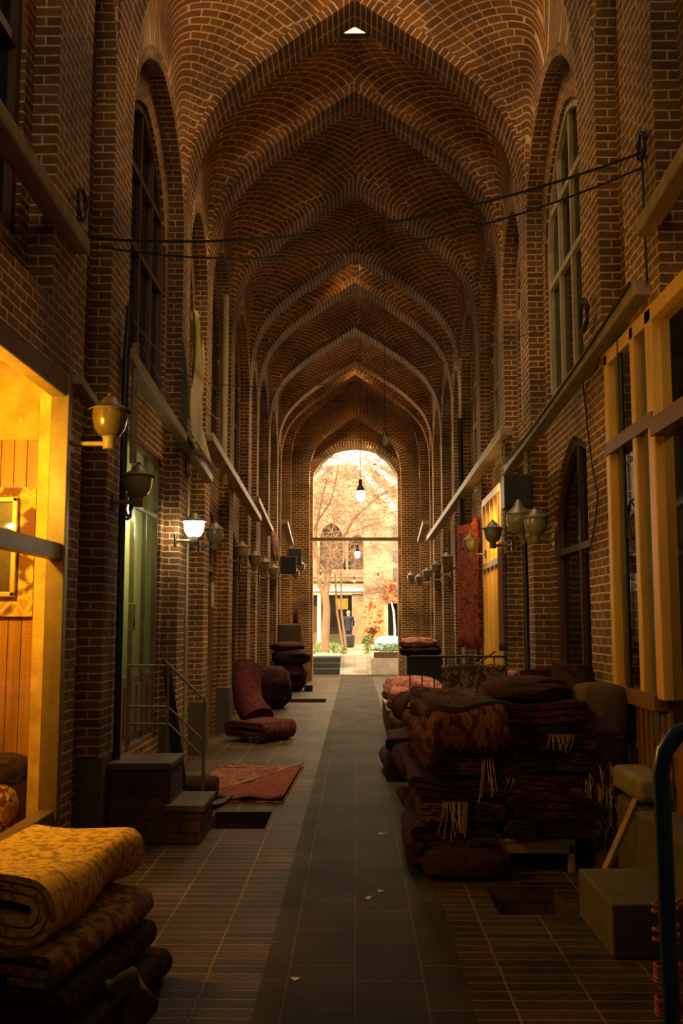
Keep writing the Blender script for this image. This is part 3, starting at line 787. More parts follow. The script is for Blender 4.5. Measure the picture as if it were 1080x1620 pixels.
# leaning pipes
for k, (x, y, dx, lb) in enumerate(((-1.52, 8.55, -.16, 'black pipe leaning behind the stair railing, outermost of the bundle'), (-1.58, 8.62, -.13, 'black pipe leaning behind the stair railing, middle of the bundle'), (-1.63, 8.72, -.08, 'black pipe leaning behind the stair railing, nearest the glazed door'))):
    o = tb('metal_pipe', [(x+.12, y, .02), (x+dx*.6, y+.1, 1.3)], .022, M_black, None); tag(o, lb, 'pipe', 'pipes leaning behind the railing')
mb = MB(); mb.lathe((0,0,0), [(0,0),(.10,0),(.115,.02),(.115,.34),(.10,.36),(0,.36)], ax=Matrix.Rotation(PI/2, 3, 'Y'))
o = mb.build('rolled_sack', RM_dark, smooth=40); o.location = (-1.62, 9.3, .116); tag(o, 'small dark roll lying on the paving behind the stair railing', 'roll')

# ---------------------------------------------------------------- spread kilim with folded corner
def sheet(name, corners, m, nx=16, ny=12, amp=.01, th=.012, seed=0, z0=.012):
    a, b, c_, d = [Vector(p) for p in corners]; mb = MB()
    def p(i, j):
        u, v = i/nx, j/ny; q = (a*(1-u)+b*u)*(1-v) + (d*(1-u)+c_*u)*v
        q = q.copy(); q.z += noise.noise(Vector((q.x*4+seed, q.y*3, seed)))*amp + amp*.6; return q
    la = (b-a).length; lb = (d-a).length
    for i in range(nx):
        for j in range(ny):
            mb.quad([p(i,j), p(i+1,j), p(i+1,j+1), p(i,j+1)], [(la*i/nx, lb*j/ny), (la*(i+1)/nx, lb*j/ny), (la*(i+1)/nx, lb*(j+1)/ny), (la*i/nx, lb*(j+1)/ny)])
    o = mb.build(name, m, smooth=True); s_ = o.modifiers.new('thick', 'SOLIDIFY'); s_.thickness = th; s_.offset = 1
    return o
K1 = Vector((-1.65, 9.25, .004)); K2 = Vector((-.65, 9.2, .004)); K3 = Vector((-.58, 11.5, .004)); K4 = Vector((-1.55, 11.6, .004))
o = sheet('kilim', [K1, K2, K3, K4], RM_faded, amp=.012); tag(o, 'faded red and orange kilim spread on the left paving', 'rug')
mb = MB(); A, B, D = Vector((-1.35, 9.28, .034)), Vector((-.66, 9.24, .034)), Vector((-.60, 11.35, .034))
n = 14
for i in range(n):
    for j in range(n-i):
        def q(i_, j_):
            p_ = A + (B-A)*0 + (D-A)*(i_/n) + (B-A)*(j_/n)
            p_ = p_.copy(); p_.z += .012*math.sin(i_*.9+j_) + (.03 if j_ == 0 else 0); return p_
        mb.quad([q(i,j), q(i+1,j), q(i,j+1)], [(i*.1,j*.1),(i*.1+.1,j*.1),(i*.1,j*.1+.1)])
        if j < n-i-1: mb.quad([q(i+1,j), q(i+1,j+1), q(i,j+1)], [(i*.1+.1,j*.1),(i*.1+.1,j*.1+.1),(i*.1,j*.1+.1)])
fo = mb.build('folded_corner', rugmat('kilim_back', [(.22,.045,.02),(.26,.09,.035),(.10,.03,.025),(.24,.06,.025)], 9, stretch=(1,2.4,1)), o, smooth=True); s_ = fo.modifiers.new('thick', 'SOLIDIFY'); s_.thickness = .012
mb = MB(); mb.tube([A+Vector((0,0,.03)) + (D-A)*k/10 + Vector((.015*math.sin(k*2.1),0,.004*math.cos(k*1.7))) for k in range(11)], .012, 6); mb.build('fold_edge', M_fringe, o, smooth=True)
o = sheet('plastic_sheet', [(-1.62, 8.95, .01), (-1.22, 8.9, .01), (-1.12, 9.35, .01), (-1.62, 9.4, .01)], M_plaster, amp=.03); tag(o, 'crumpled dark sheet on the paving between the hatch and the kilim', 'sheet')

# ---------------------------------------------------------------- soft heaps of rugs
def lump(name, c, d, m, seed=0, amp=.12, label=None, cat='rug', group=None, rz=0, sq=.75, freq=2.2, parent=None, rings=18, seg_=28, fold=.0):
    mb = MB()
    def p(i, j):
        th = PI*i/rings; ph = 2*PI*j/seg_
        def se(v): return (abs(v)**sq)*(1 if v >= 0 else -1)
        v = Vector((se(math.sin(th))*se(math.cos(ph)), se(math.sin(th))*se(math.sin(ph)), se(math.cos(th))))
        k = 1 + amp*noise.noise(v*freq + Vector((seed, seed*1.7, 0))) + fold*math.sin(v.z*9 + 2*noise.noise(v*1.5+Vector((seed,0,0))))
        q = Vector((v.x*d[0]/2*k, v.y*d[1]/2*k, v.z*d[2]/2*(1 + amp*.5*noise.noise(v*freq+Vector((3,seed,1))))))
        q.z = max(q.z, -d[2]/2*.93); return q + Vector((0, 0, d[2]/2*.93))
    for i in range(rings):
        for j in range(seg_):
            jj = (j+1) % seg_; u0, u1 = j/seg_*2, (j+1)/seg_*2; v0, v1 = i/rings, (i+1)/rings
            if i == 0: mb.quad([p(0,0), p(1,j), p(1,jj)], [(u0,v0),(u0,v1),(u1,v1)])
            elif i == rings-1: mb.quad([p(i,j), p(rings,0), p(i,jj)], [(u0,v0),(u0,v1),(u1,v0)])
            else: mb.quad([p(i,j), p(i+1,j), p(i+1,jj), p(i,jj)], [(u0,v0),(u0,v1),(u1,v1),(u1,v0)])
    o = mb.build(name, m, parent, smooth=True); o.location = c; o.rotation_euler = (0,0,rz)
    if label: tag(o, label, cat, group)
    return o
# left: bent rug roll leaning on the wall with its foot curled out on the floor
def bent(name, pts, wid, thk, m, seed, nrm=None):
    mb = MB(); n = 24; P = []
    def cr(t):
        k = min(len(pts)-2, int(t)); f_ = t-k; g = lambda i: Vector(pts[max(0, min(len(pts)-1, i))])
        p0, p1, p2, p3 = g(k-1), g(k), g(k+1), g(k+2)
        return .5*((2*p1)+(p2-p0)*f_+(2*p0-5*p1+4*p2-p3)*f_*f_+(3*p1-p0-3*p2+p3)*f_**3)
    for i in range(n+1): P.append(cr((len(pts)-1)*i/n*.9999))
    ns = 18; rings = []
    for i, p in enumerate(P):
        d = (P[min(n, i+1)]-P[max(0, i-1)]).normalized(); x = Vector((0,1,0)); x = (x - d*x.dot(d)).normalized(); y = d.cross(x)
        row = []
        for k in range(ns):
            a = 2*PI*k/ns; q = p + x*math.cos(a)*wid/2 + y*math.sin(a)*thk/2
            q += (x*math.cos(a)+y*math.sin(a))*.05*noise.noise(q*3.0+Vector((seed,0,0)))
            q.z = max(q.z, .005); row.append(q)
        rings.append(row)
    for i in range(n):
        for k in range(ns):
            kk = (k+1) % ns
            mb.quad([rings[i][k], rings[i][kk], rings[i+1][kk], rings[i+1][k]], [(k*.08, i*.08), (k*.08+.08, i*.08), (k*.08+.08, i*.08+.08), (k*.08, i*.08+.08)])
    mb.quad(rings[0][::-1]); mb.quad(rings[-1])
    return mb.build(name, m, smooth=60)
o = bent('slumped_rug', [(-1.66, 15.35, .92), (-1.66, 15.2, .66), (-1.56, 15.0, .40), (-1.42, 14.85, .20)], .66, .42, RM_mag, 5); tag(o, 'dark pink rug slumped against the left wall behind the rolled one', 'rug')
rug('rolled_rug', 'fat pink-red rolled rug lying on the paving at the foot of the slumped rug', (-1.33, 14.1, 0), -.5, spiral(.72, .30, .04, 1.25), .04, .8, RM_mag, seed=4, amp=.03)
lump('rug_bundle', (-1.60, 19.3, 0), (.74, .9, .82), RM_black, 2, .14, 'black bound bundle of rugs on the left floor beyond the slumped pink rug', 'bundle', fold=.02)
o = lump('rug_bundle', (-1.62, 24.2, 0), (.86, 1.0, .72), RM_black, 7, .16, 'dark bundle of rugs at floor level below the folded blanket pile, far left', 'bundle', fold=.03)
o = lump('folded_blanket', (-1.55, 24.2, .62), (.92, .9, .40), RM_black, 9, .18, 'black folded blanket with a pink rim on the far left bundle', 'blanket', fold=.03)
o = lump('folded_blanket', (-1.66, 24.3, .95), (.84, .9, .22), RM_multi, 11, .16, 'top folded blanket of the pile at far left', 'blanket', fold=.03)
mb = MB(); mb.box((-1.66, 25.3, .92), (.62, .25, 1.35)); o = bevel(mb.build('fabric_bale', RM_tan), .06, 3); tag(o, 'upright brown fabric bale standing behind the far left blanket pile', 'bale')
mb = MB(); mb.box((-1.12, 24.0, .075), (.20, .2, .15)); o = bevel(mb.build('small_box', M_black), .01); tag(o, 'small black box at the foot of the far left bundles', 'box')
mb = MB(); mb.bar((-1.34, 27.2, .02), (-1.62, 27.3, 1.35), .34, .03, up=Vector((0,1,0))); o = mb.build('leaning_board', M_wood); tag(o, 'brown board leaning on the brick at the left of the end arch', 'board')

M_scrap0 = plain('scrap_paper', (.8,.75,.6), .7)
# ================================================================ large rug pile on the right
mats = [RM_red, RM_multi, RM_red2, RM_black, RM_red, RM_orange, RM_multi, RM_black]
t = thing('low_table', 'low pale wooden table carrying the right half of the big rug pile', 'table', (1.17, 7.25, 0))
M_pine = plain('pine', (.26,.16,.055), .6, stretch=(.6,8,8), scale=3)
bx('tabletop', (0, 0, .205), (.52, 1.1, .03), M_pine, t); bx('apron', (0, -.53, .16), (.52, .025, .075), M_pine, t)
for (x, y) in ((-.235, -.52), (.235, -.52), (-.235, .52), (.235, .52)): bx('leg', (x, y, .095), (.045, .045, .19), M_pine, t)
CN = ['dark red', 'blue and red', 'rust red', 'black brown', 'wine red', 'orange', 'navy patterned', 'near black']
lev = ['lowest', 'second from the bottom', 'third from the bottom', 'fourth from the bottom', 'fifth from the bottom', 'sixth from the bottom', 'seventh from the bottom', 'eighth from the bottom']
z = 0
for k in range(7):
    h = [.17, .15, .16, .15, .15, .15, .15][k]; L_ = 3 if k % 2 else 4
    th = h/L_/1.13; dx = [.02, -.05, .0, -.04, .03, -.01, .04][k]
    fr = {2: [(-.05, h*.9, .16, .24)], 4: [(.10, h*.9, .07, .28)]}.get(k)
    rug('folded_rug', '%s folded rug, %s in the pile\'s left column' % (CN[k], lev[k]), (.70+dx, 7.45, z), R.uniform(-.05, .05), zigzag(.56, th, L_), th, 1.62 + R.uniform(-.08, .08), mats[k], 'folded rugs of the big pile', amp=.055, seed=20+k, fringe=fr)
    z += h*1.0
z = .222
for k in range(6):
    h = [.13, .15, .16, .14, .16, .15][k]; L_ = 3 if k % 2 else 4
    th = h/L_/1.13; dx = [.0, .03, -.02, .02, .0, .03][k]
    fr = {4: [(.08, h*.6, .16, .12)], 2: [(-.2, h*.8, .05, .08)]}.get(k)
    rug('folded_rug', '%s folded rug, %s on the low pale table' % (CN[(k+3) % 8], lev[k]), (1.24+dx, 7.45, z), R.uniform(-.04, .04), zigzag(.58, th, L_), th, 1.6 + R.uniform(-.06, .06), mats[(k+3) % 8], 'folded rugs of the big pile', amp=.05, seed=40+k, fringe=fr)
    z += h*1.0
def drape(name, x0, x1, y0, y1, ztop, drop, m, label, seed, side_x):
    """rug thrown over the pile and hanging down its near and left faces"""
    mb = MB(); nx, ny = 20, 22; T = drop + (y1-y0)
    def p(i, j):
        u = i/nx; s_ = T*j/ny; x = x0+(x1-x0)*u
        if s_ < drop: y, z = y0, ztop - drop + s_
        else: y, z = y0 + (s_-drop), ztop
        k = .05*noise.noise(Vector((x*3+seed, s_*2, 0))); y += k - (.05 if s_ < drop else 0); z += .05*noise.noise(Vector((x*3, s_*2.5, seed)))+.03
        e = max(0, 1 - abs(s_-drop)/.12); z -= e*.03; y += e*.03
        if u < .12: z -= (.12-u)*1.2
        return Vector((x + .03*math.sin(s_*6+seed), y, z))
    for i in range(nx):
        for j in range(ny):
            mb.quad([p(i,j), p(i+1,j), p(i+1,j+1), p(i,j+1)], [(i*.04, j*.06), (i*.04+.04, j*.06), (i*.04+.04, j*.06+.06), (i*.04, j*.06+.06)])
    o = mb.build(name, m, smooth=True); s_ = o.modifiers.new('thick', 'SOLIDIFY'); s_.thickness = .03; tag(o, label, 'rug'); return o
drape('draped_rug', .46, .98, 6.62, 8.2, 1.06, .30, RM_orange, 'rust-orange rug thrown over the top left of the big pile', 1.5, 0)
lump('crumpled_rug', (1.20, 7.15, 1.08), (.58, .8, .17), RM_multi, 31, .25, 'crumpled dark patterned rug heaped on the top right of the big pile', fold=.04)
rug('folded_rug', 'dark rug lying across the back of the top of the big pile', (.80, 8.6, .02), .1, zigzag(.9, .2, 5), .035, .7, RM_red, seed=61, amp=.03)
lump('crumpled_rug', (.42, 7.2, 0), (.18, 1.1, .30), RM_red, 33, .25, 'dark red rug bulging from the foot of the big pile at the walkway', fold=.05)
lump('crumpled_rug', (.70, 6.55, 0), (.56, .18, .2), RM_multi, 35, .2, 'dark patterned rug slumped at the near foot of the big pile', fold=.05)
# tan bale and fur-like roll standing at the right of the pile
def standing_roll(name, loc, r_, h, m, label, cat='roll', lean=(0,0), seed=0, group=None):
    mb = MB(); nseg = 30; T = 3.2; pts = []
    for k in range(int(nseg*T)+1):
        t_ = k/nseg; rr = r_*(1-.25*t_); a = 2*PI*t_; pts.append((rr*math.cos(a), rr*math.sin(a)))
    o = ribbon(pts, r_*.16, h, m, name, amp=.03, seed=seed, nl=8)
    o.rotation_euler = (PI/2+lean[0], lean[1], 0); o.location = (loc[0], loc[1], loc[2]+h/2); tag(o, label, cat, group); return o
standing_roll('standing_rug_roll', (1.66, 6.85, 0), .155, .86, RM_dark, 'shaggy dark rug roll standing upright right of the big pile', seed=3)
lump('burlap_bale', (1.64, 6.85, .87), (.34, .34, .36), RM_tan, 41, .08, 'tan burlap bale set on top of the shaggy standing roll', 'bale', sq=.5)
standing_roll('standing_rug_roll', (1.66, 7.75, 0), .16, 1.30, RM_dark, 'tall dark rug roll standing behind the tan bale by the arched door', seed=5)
standing_roll('standing_rug_roll', (1.62, 8.9, 0), .17, 1.22, RM_black, 'black rug roll standing at the foot of the right brick pier', seed=6)
fr = MB()
for k in range(46):
    x = 1.58 + R.uniform(-.09, .12); z0 = R.uniform(.35, .72); fr.tube([(x, 6.69, z0), (x+R.uniform(-.03,.03), 6.66, z0-.06), (x+R.uniform(-.05,.03), 6.68, z0-R.uniform(.1,.2))], .004, n=4)
o = fr.build('wool_tuft', M_fringe); tag(o, 'loose pale wool tuft hanging on the shaggy standing roll', 'wool', kind='stuff')

# ---------------------------------------------------------------- pile beyond it along the walkway
def stackpile(x, y, items, where, W_, Ln, grp):
    z = 0
    for k, (h, m, lb, dx, wd) in enumerate(items):
        rug('folded_rug', lb + ' ' + where, (x+dx, y, z), R.uniform(-.08, .08), spiral(wd, h, .032, 1.25), .032, Ln, m, grp, amp=.035, seed=70+k+x*3); z += h*.97
stackpile(.68, 11.0, [(.26, RM_black, 'wide black rolled rug, lowest', -.02, .80), (.20, RM_black, 'small dark rug second from the ground', -.05, .66), (.24, RM_multi, 'dark patterned rolled rug third from the ground', .10, .52), (.22, RM_black, 'black rolled rug topmost', .12, .48)], 'in the stack beyond the big pile', .6, 1.1, 'rugs stacked beyond the big pile')
lump('crumpled_rug', (.84, 13.75, 0), (.76, 1.4, .60), RM_tan, 51, .12, 'brownish rug bundle under the pink rugs beside the walkway', fold=.03)
lump('pink_rug', (.88, 15.7, .38), (.92, 2.4, .42), RM_pink, 53, .18, 'sunlit pink rug heaped beside the walkway behind the railing', fold=.05)
lump('pink_rug', (1.60, 15.6, .36), (.5, 1.4, .36), RM_pink, 57, .18, 'paler pink rug lying right behind the railing bars', fold=.04)
mb = MB(); mb.box((.95, 15.8, .19), (1.0, 2.4, .36)); o = bevel(mb.build('rug_bench', M_darkwood), .02); tag(o, 'low dark bench under the pink rugs', 'bench')
mb = MB(); mb.box((1.45, 21.5, .46), (.75, 1.0, .92)); o = bevel(mb.build('wooden_crate', M_black), .03); tag(o, 'black crate carrying folded pink rugs near the end arch', 'crate')
lump('pink_rug', (1.38, 21.4, .90), (.86, 1.0, .26), RM_black, 58, .14, 'black rug with pink edge between crate and top pink rug', fold=.03)
lump('pink_rug', (1.34, 21.4, 1.08), (.80, .9, .24), RM_pink, 59, .16, 'folded pink striped rug on top of the black crate', fold=.05)

# railing with rug hung over it
t = thing('iron_railing', 'black iron railing across the right side behind the big pile', 'railing', (1.2, 12.6, 0))
tb('top_rail', [(-.52, 0, 1.20), (.68, 0, 1.20)], .014, M_black, t); tb('rail', [(-.52, 0, .70), (.68, 0, .70)], .012, M_black, t)
for k in range(9): tb('baluster', [(-.52+k*.15, 0, .04), (-.52+k*.15, 0, 1.20)], .008, M_black, t)
tb('handrail', [(.2, 0, 1.02), (.62, .6, 1.24)], .013, M_black, t)
o = sheet('hung_kilim', [(1.06, 12.4, .62), (1.86, 12.4, .62), (1.86, 12.42, 1.10), (1.06, 12.42, 1.10)], rugmat('patterned_kilim', [(.16,.04,.02),(.04,.04,.03),(.28,.18,.07),(.12,.03,.02),(.05,.03,.02)], 16), amp=.015); tag(o, 'patterned kilim with ochre diamonds hung over the iron railing', 'rug')
mb = MB(); mb.box((1.89, 12.15, .9), (.12, .2, .3)); o = bevel(mb.build('cloth_bundle', RM_pink), .04, 3); tag(o, 'small pale pink cloth bundle right of the hung kilim', 'bundle')
# rugs hanging on the wall
o = sheet('hanging_rug', [(1.70, 16.6, 1.15), (1.86, 15.05, 1.2), (1.86, 15.05, 3.15), (1.70, 16.6, 3.12)], rugmat('crimson_gold', [(.25,.012,.006),(.40,.04,.008),(.10,.008,.006),(.30,.02,.008),(.48,.16,.015),(.12,.01,.006)], 12), amp=.10, th=.03, seed=4); tag(o, 'crimson and gold rug hanging left of the yellow lit shopfront', 'rug')
o = sheet('hanging_rug', [(1.84, 12.92, 1.25), (1.84, 12.5, 1.25), (1.84, 12.5, 2.62), (1.84, 12.92, 2.62)], rugmat('dull_rose', [(.22,.07,.05),(.28,.1,.07),(.16,.05,.04)], 20), amp=.02, th=.02, seed=2); tag(o, 'plain dull rose rug hanging right of the yellow lit shopfront', 'rug')
point('added_rug_fill', (1.45, 15.2, 3.1), 9, (1, .6, .2), .04)  # unseen fill light added to brighten the crimson rug

# ---------------------------------------------------------------- concrete steps, stick, white box, right
t = thing('concrete_steps', 'bare concrete entrance steps at the near right wall', 'steps', (1.55, 5.4, 0))
bx('step', (-.12, 0, .13), (.38, .72, .26), M_concrete, t, .012); bx('step', (.17, .05, .27), (.22, .95, .54), M_concrete, t, .012); bx('step', (.17, -.62, .12), (.22, .36, .24), M_concrete, t, .012)
mb = MB(); mb.bar((1.36, 5.98, .02), (1.70, 6.12, .62), .045, .03); o = bevel(mb.build('wooden_stick', M_pine), .004); tag(o, 'rough wooden stick leaning between the steps and the standing roll', 'stick')
mb = MB(); mb.box((1.76, 6.3, .64), (.22, .62, .15)); o = bevel(mb.build('plastic_box', plain('dusty_white_plastic', (.22,.17,.09), .6)), .04, 3); tag(o, 'off-white rounded box under the right shop window', 'box')
mb = MB(); mb.box((1.76, 6.3, .27), (.2, .5, .54)); o = bevel(mb.build('support_block', M_concrete), .03); tag(o, 'concrete block holding up the off-white box', 'block')

# ---------------------------------------------------------------- blue hand truck with red cord, far right edge
t = thing('hand_truck', 'dark blue tubular hand truck at the right edge wound with red cord', 'hand truck', (.642, 1.95, 0))
M_blue = plain('blue_paint', (.02,.09,.30), .35, bump=.05)
tb('side_tube', [(-.055, .04, .05), (-.055, .0, .8), (-.06, 0, 1.33), (-.052, 0, 1.375), (-.025, 0, 1.41), (.02, 0, 1.425), (.36, 0, 1.425), (.41, 0, 1.39), (.42, 0, 1.33), (.42, 0, .8), (.42, .04, .05)], .0165, M_blue, t, 12)
for z_ in (.35, .62, .90): tb('cross_tube', [(-.055, .02, z_), (.42, .02, z_)], .012, M_blue, t)
bx('toe_plate', (.18, -.12, .012), (.50, .28, .012), M_blue, t)
for x in (-.11, .47):
    mb = MB(); mb.lathe((x, .16, .13), [(0,-.025),(.06,-.025),(.10,-.03),(.13,-.02),(.13,.02),(.10,.03),(.06,.025),(0,.025)], 24, ax=Matrix.Rotation(PI/2, 3, 'Y')); wh = mb.build('wheel', M_black, t, smooth=40)
    mb = MB(); mb.lathe((x, .16, .13), [(0,-.035),(.04,-.035),(.045,0),(.04,.035),(0,.035)], 16, ax=Matrix.Rotation(PI/2, 3, 'Y')); mb.build('hub', M_steel, wh, smooth=40)
tb('axle', [(-.13, .16, .13), (.49, .16, .13)], .01, M_black, t)
for x in (-.055, .42): bx('wheel_bracket', (x, .09, .13), (.012, .16, .06), M_blue, t)
M_redcord = plain('red_cord', (.45,.06,.02), .7, scale=30)
def coil(name, z0, turns, pitch, label, extra=None):
    pts = []
    for k in range(int(turns*14)+1):
        a = 2*PI*k/14; pts.append((.587 + .023*math.cos(a), 1.97 + .023*math.sin(a), z0 + pitch*k/14))
    if extra: pts += extra
    o = tb(name, pts, .0035, M_redcord, None, 6); tag(o, label, 'cord'); return o
coil('red_cord', 1.07, 2, .012, 'red cord wound round the blue tube just below the loop', [(.66, 1.94, 1.12), (.65, 1.93, 1.15), (.63, 1.93, 1.14), (.622, 1.93, 1.08), (.64, 1.93, 1.03), (.665, 1.93, 1.0)])
coil('red_cord', 1.015, 2, .018, 'red cord wound in two spaced turns round the middle of the blue tube')
coil('red_cord', .945, 5, .007, 'thick red cord winding low on the blue tube')
coil('red_cord', .885, 5, .007, 'lowest red cord winding on the blue tube')

# ---------------------------------------------------------------- wall lamps
M_globe = plain('opal_glass', (.30,.25,.13), .25, bump=0, spec=.6, var=.1)
M_cap = plain('lamp_cap', (.16,.11,.06), .5, metal=.3, scale=9)
def lamp(s, x, y, z, label, lit=False, grp='urn lamps on the side walls', k=1.0, capm=None, gmat=None):
    t = thing('wall_lamp', label, 'lamp', (x, y, z), 0, grp)
    gm = gmat or M_globe
    if lit:
        gm = plain('glowing_glass', (.9,.88,.8), .3, bump=0, emit=(1,.93,.74), es=26)
        point('wall_lamp_bulb', (x, y, z-.02*k), 20, (1,.78,.42), .1)
    mb = MB(); mb.lathe((0,0,0), [(0,-.115*k),(.042*k,-.115*k),(.068*k,-.10*k),(.092*k,-.065*k),(.104*k,-.015*k),(.108*k,.035*k),(.107*k,.05*k),(0,.05*k)], 24); mb.build('globe', gm, t, smooth=40)
    mb = MB(); mb.lathe((0,0,0), [(.128*k,.044*k),(.128*k,.054*k),(.095*k,.070*k),(.062*k,.092*k),(.045*k,.125*k),(.022*k,.135*k),(.014*k,.158*k),(0,.16*k)], 24); mb.build('cap', capm or M_cap, t, smooth=40)
    mb = MB(); mb.lathe((0,0,0), [(0,-.19*k),(.036*k,-.19*k),(.04*k,-.185*k),(.04*k,-.12*k),(.05*k,-.112*k)], 16); mb.build('socket', M_ledge, t, smooth=40)
    wx = s*w(y) - x
    ba = tb('bracket_arm', [(0, 0, -.155*k), (wx, 0, -.155*k)], .017, M_ledge, t)
    bx('wall_plate', (wx*.985, 0, -.155*k), (.02, .09, .13), M_black, ba)
    return t
lamp(-1, -1.62, 6.45, 2.96, 'large amber-tinted urn lamp above the left shop door, nearest of all', k=1.08, gmat=plain('amber_glass', (.13,.085,.03), .2, bump=0, spec=.7))
lamp(-1, -1.68, 7.62, 2.70, 'unlit urn lamp tilted in front of the green glazed door')
lamp(-1, -1.68, 10.3, 2.62, 'lit white urn lamp glowing on the left wall', True)
for (y, lb) in ((12.0, 'first unlit urn lamp beyond the glowing one on the left wall'), (14.8, 'second unlit urn lamp beyond the glowing one on the left wall'), (16.8, 'third unlit urn lamp beyond the glowing one on the left wall'), (18.6, 'fourth unlit urn lamp beyond the glowing one on the left wall'), (20.6, 'fifth unlit urn lamp beyond the glowing one on the left wall')): lamp(-1, -1.70, y, 2.69, lb)
lamp(-1, -1.62, 27.0, 2.95, 'far unlit urn lamp on the left brick beside the end arch'); lamp(-1, -1.48, 27.2, 3.15, 'farthest left urn lamp nearest the end arch opening')
lamp(1, 1.66, 12.0, 2.70, 'unlit urn lamp before the yellow lit shopfront')
for (y, lb) in ((14.7, 'dark urn lamp by the crimson hanging rug'), (18.5, 'second urn lamp beyond the yellow shopfront on the right wall'), (21.0, 'third urn lamp beyond the yellow shopfront on the right wall'), (23.6, 'fourth urn lamp beyond the yellow shopfront on the right wall'), (26.6, 'farther urn lamp of the pair beside the right of the end arch')): lamp(1, 1.70, y, 2.78, lb)
lamp(1, 1.52, 27.2, 2.85, 'urn lamp nearest the right jamb of the end arch')

# street-lamp post with opal globe, right
t = thing('lamp_post', 'thin black lamp post with round opal globe standing by the right pier', 'lamp', (1.72, 10.1, 0))
mb = MB(); mb.lathe((0,0,0), [(0,0),(.09,0),(.09,.03),(.05,.06),(.03,.12),(.028,2.0),(.022,2.45),(0,2.45)], 14); mb.build('post', M_black, t, smooth=40)
mb = MB(); mb.lathe((-.06,0,2.66), [(0,-.15),(.05,-.14),(.10,-.09),(.125,-.02),(.122,.04),(.10,.09),(.05,.13),(0,.14)], 24); mb.build('globe', M_globe, t, smooth=True)
mb = MB(); mb.lathe((-.06,0,2.66), [(.125,.06),(.09,.10),(.05,.14),(.02,.20),(0,.21)], 24); mb.build('cap', M_cap, t, smooth=True)
tb('neck', [(0,0,2.42),(-.03,0,2.48),(-.06,0,2.53)], .03, M_ledge, t)
lamp(1, 1.70, 9.35, 2.55, 'dim urn lamp half hidden behind the lamp post globe')
# black speakers
def speaker(x, y, z, d, label, rz=0):
    t = thing('loudspeaker', label, 'loudspeaker', (x, y, z), rz, 'loudspeakers high on the walls')
    bx('cabinet', (0,0,0), d, M_black, t, .012); bx('grille', (0, -d[1]/2-.006, 0), (d[0]*.86, .012, d[2]*.9), plain('speaker_grille', (.03,.027,.024), .7), t, .003)
    bx('bracket', (0, d[1]/2+.04, 0), (.05, .1, .05), M_steel, t, .003)
speaker(1.72, 10.55, 3.00, (.30, .24, .36), 'black box mounted above the round opal lamp on the right pier')
speaker(-1.62, 24.0, 3.0, (.34, .3, .42), 'square black loudspeaker on the far left wall, lower of two', .3)
speaker(-1.62, 26.3, 3.35, (.34, .3, .42), 'square black loudspeaker beside the end arch, higher of two', .3)

# conduits and posts
def conduit(n, pts, r_, m, label):
    o = tb('conduit_pipe', pts, r_, m, None); tag(o, label, 'pipe'); return o
conduit(0, [(-1.83, 7.75, .02), (-1.83, 7.75, 3.7), (-1.81, 7.75, 4.15)], .028, M_black, 'black downpipe on the left pier beside the steps')
conduit(0, [(-1.80, 7.95, 3.9), (-1.80, 7.95, 2.9)], .03, M_ledge, 'pale short pipe beside the near left urn lamp')
conduit(0, [(-1.86, 11.0, .1), (-1.86, 11.0, 3.6)], .014, M_cream, 'thin pale conduit on the pier behind the lit lamp')
conduit(0, [(1.84, 12.2, 2.6), (1.84, 12.2, 3.95)], .02, M_steel, 'grey pipe dropping past the end of the right ledge')
conduit(0, [(1.84, 10.6, 3.1), (1.84, 10.6, 3.6)], .03, M_ledge, 'short pale pipe above the black box on the right')
conduit(0, [(1.85, 17.3, 2.9), (1.85, 17.3, 5.2)], .045, M_black, 'dark drainpipe on the right wall above the far ledge')
conduit(0, [(-1.9, 14.2, 3.6), (-1.9, 14.2, 6.4)], .05, M_cream, 'pale vertical pipe in the upper left bay beyond the banner')
conduit(0, [(1.83, 6.75, .9), (1.83, 6.75, 3.6)], .02, M_black, 'black conduit between the right shop windows')

# cables
def cable(name, pts, label, r_=.008, sag=.0):
    P_ = []
    for a, b in zip(pts, pts[1:]):
        a, b = Vector(a), Vector(b); n = 14
        for k in range(n): 
            t_ = k/n; q = a.lerp(b, t_); q.z -= sag*4*t_*(1-t_); P_.append(q)
    P_.append(Vector(pts[-1])); o = tb(name, P_, r_, M_cable, None, 6); tag(o, label, 'cable'); return o
cable('power_cable', [(-1.84, 6.62, 4.27), (1.84, 6.13, 4.62)], 'upper thick cable spanning the hall between the walls', .009, .22)
cable('power_cable', [(-1.84, 6.62, 4.22), (1.84, 6.13, 4.52)], 'lower thick cable spanning the hall between the walls', .007, .30)
cable('power_cable', [(-1.86, 7.8, 4.15), (-1.86, 10.4, 4.3), (-1.9, 14.0, 4.45)], 'thin cable along the upper left wall past the banner', .006, .06)
cable('power_cable', [(-1.9, 12.6, 4.7), (1.9, 10.0, 4.62)], 'thin cable crossing the hall farther back than the thick pair', .005, .25)
cable('power_cable', [(1.85, 6.15, 4.6), (1.84, 6.1, 3.75)], 'black cable dropping from the right cable loop', .008)
cable('power_cable', [(1.86, 7.0, 3.9), (1.86, 8.0, 3.6), (1.86, 7.6, 2.6), (1.86, 8.1, 2.2)], 'slack cable looped on the right wall beside the arched door', .006, .15)
cable('power_cable', [(1.76, 6.2, 3.78), (1.76, 11.7, 3.5)], 'cable lying along the top of the right ledge', .01, .05)
cable('power_cable', [(-1.72, 7.8, 3.84), (-1.72, 12.2, 3.46)], 'cable lying along the top of the left ledge', .009, .04)
cable('power_cable', [(1.77, 12.0, 3.98), (1.77, 24.0, 3.76)], 'cable lying along the top of the far right ledge', .009, .05)
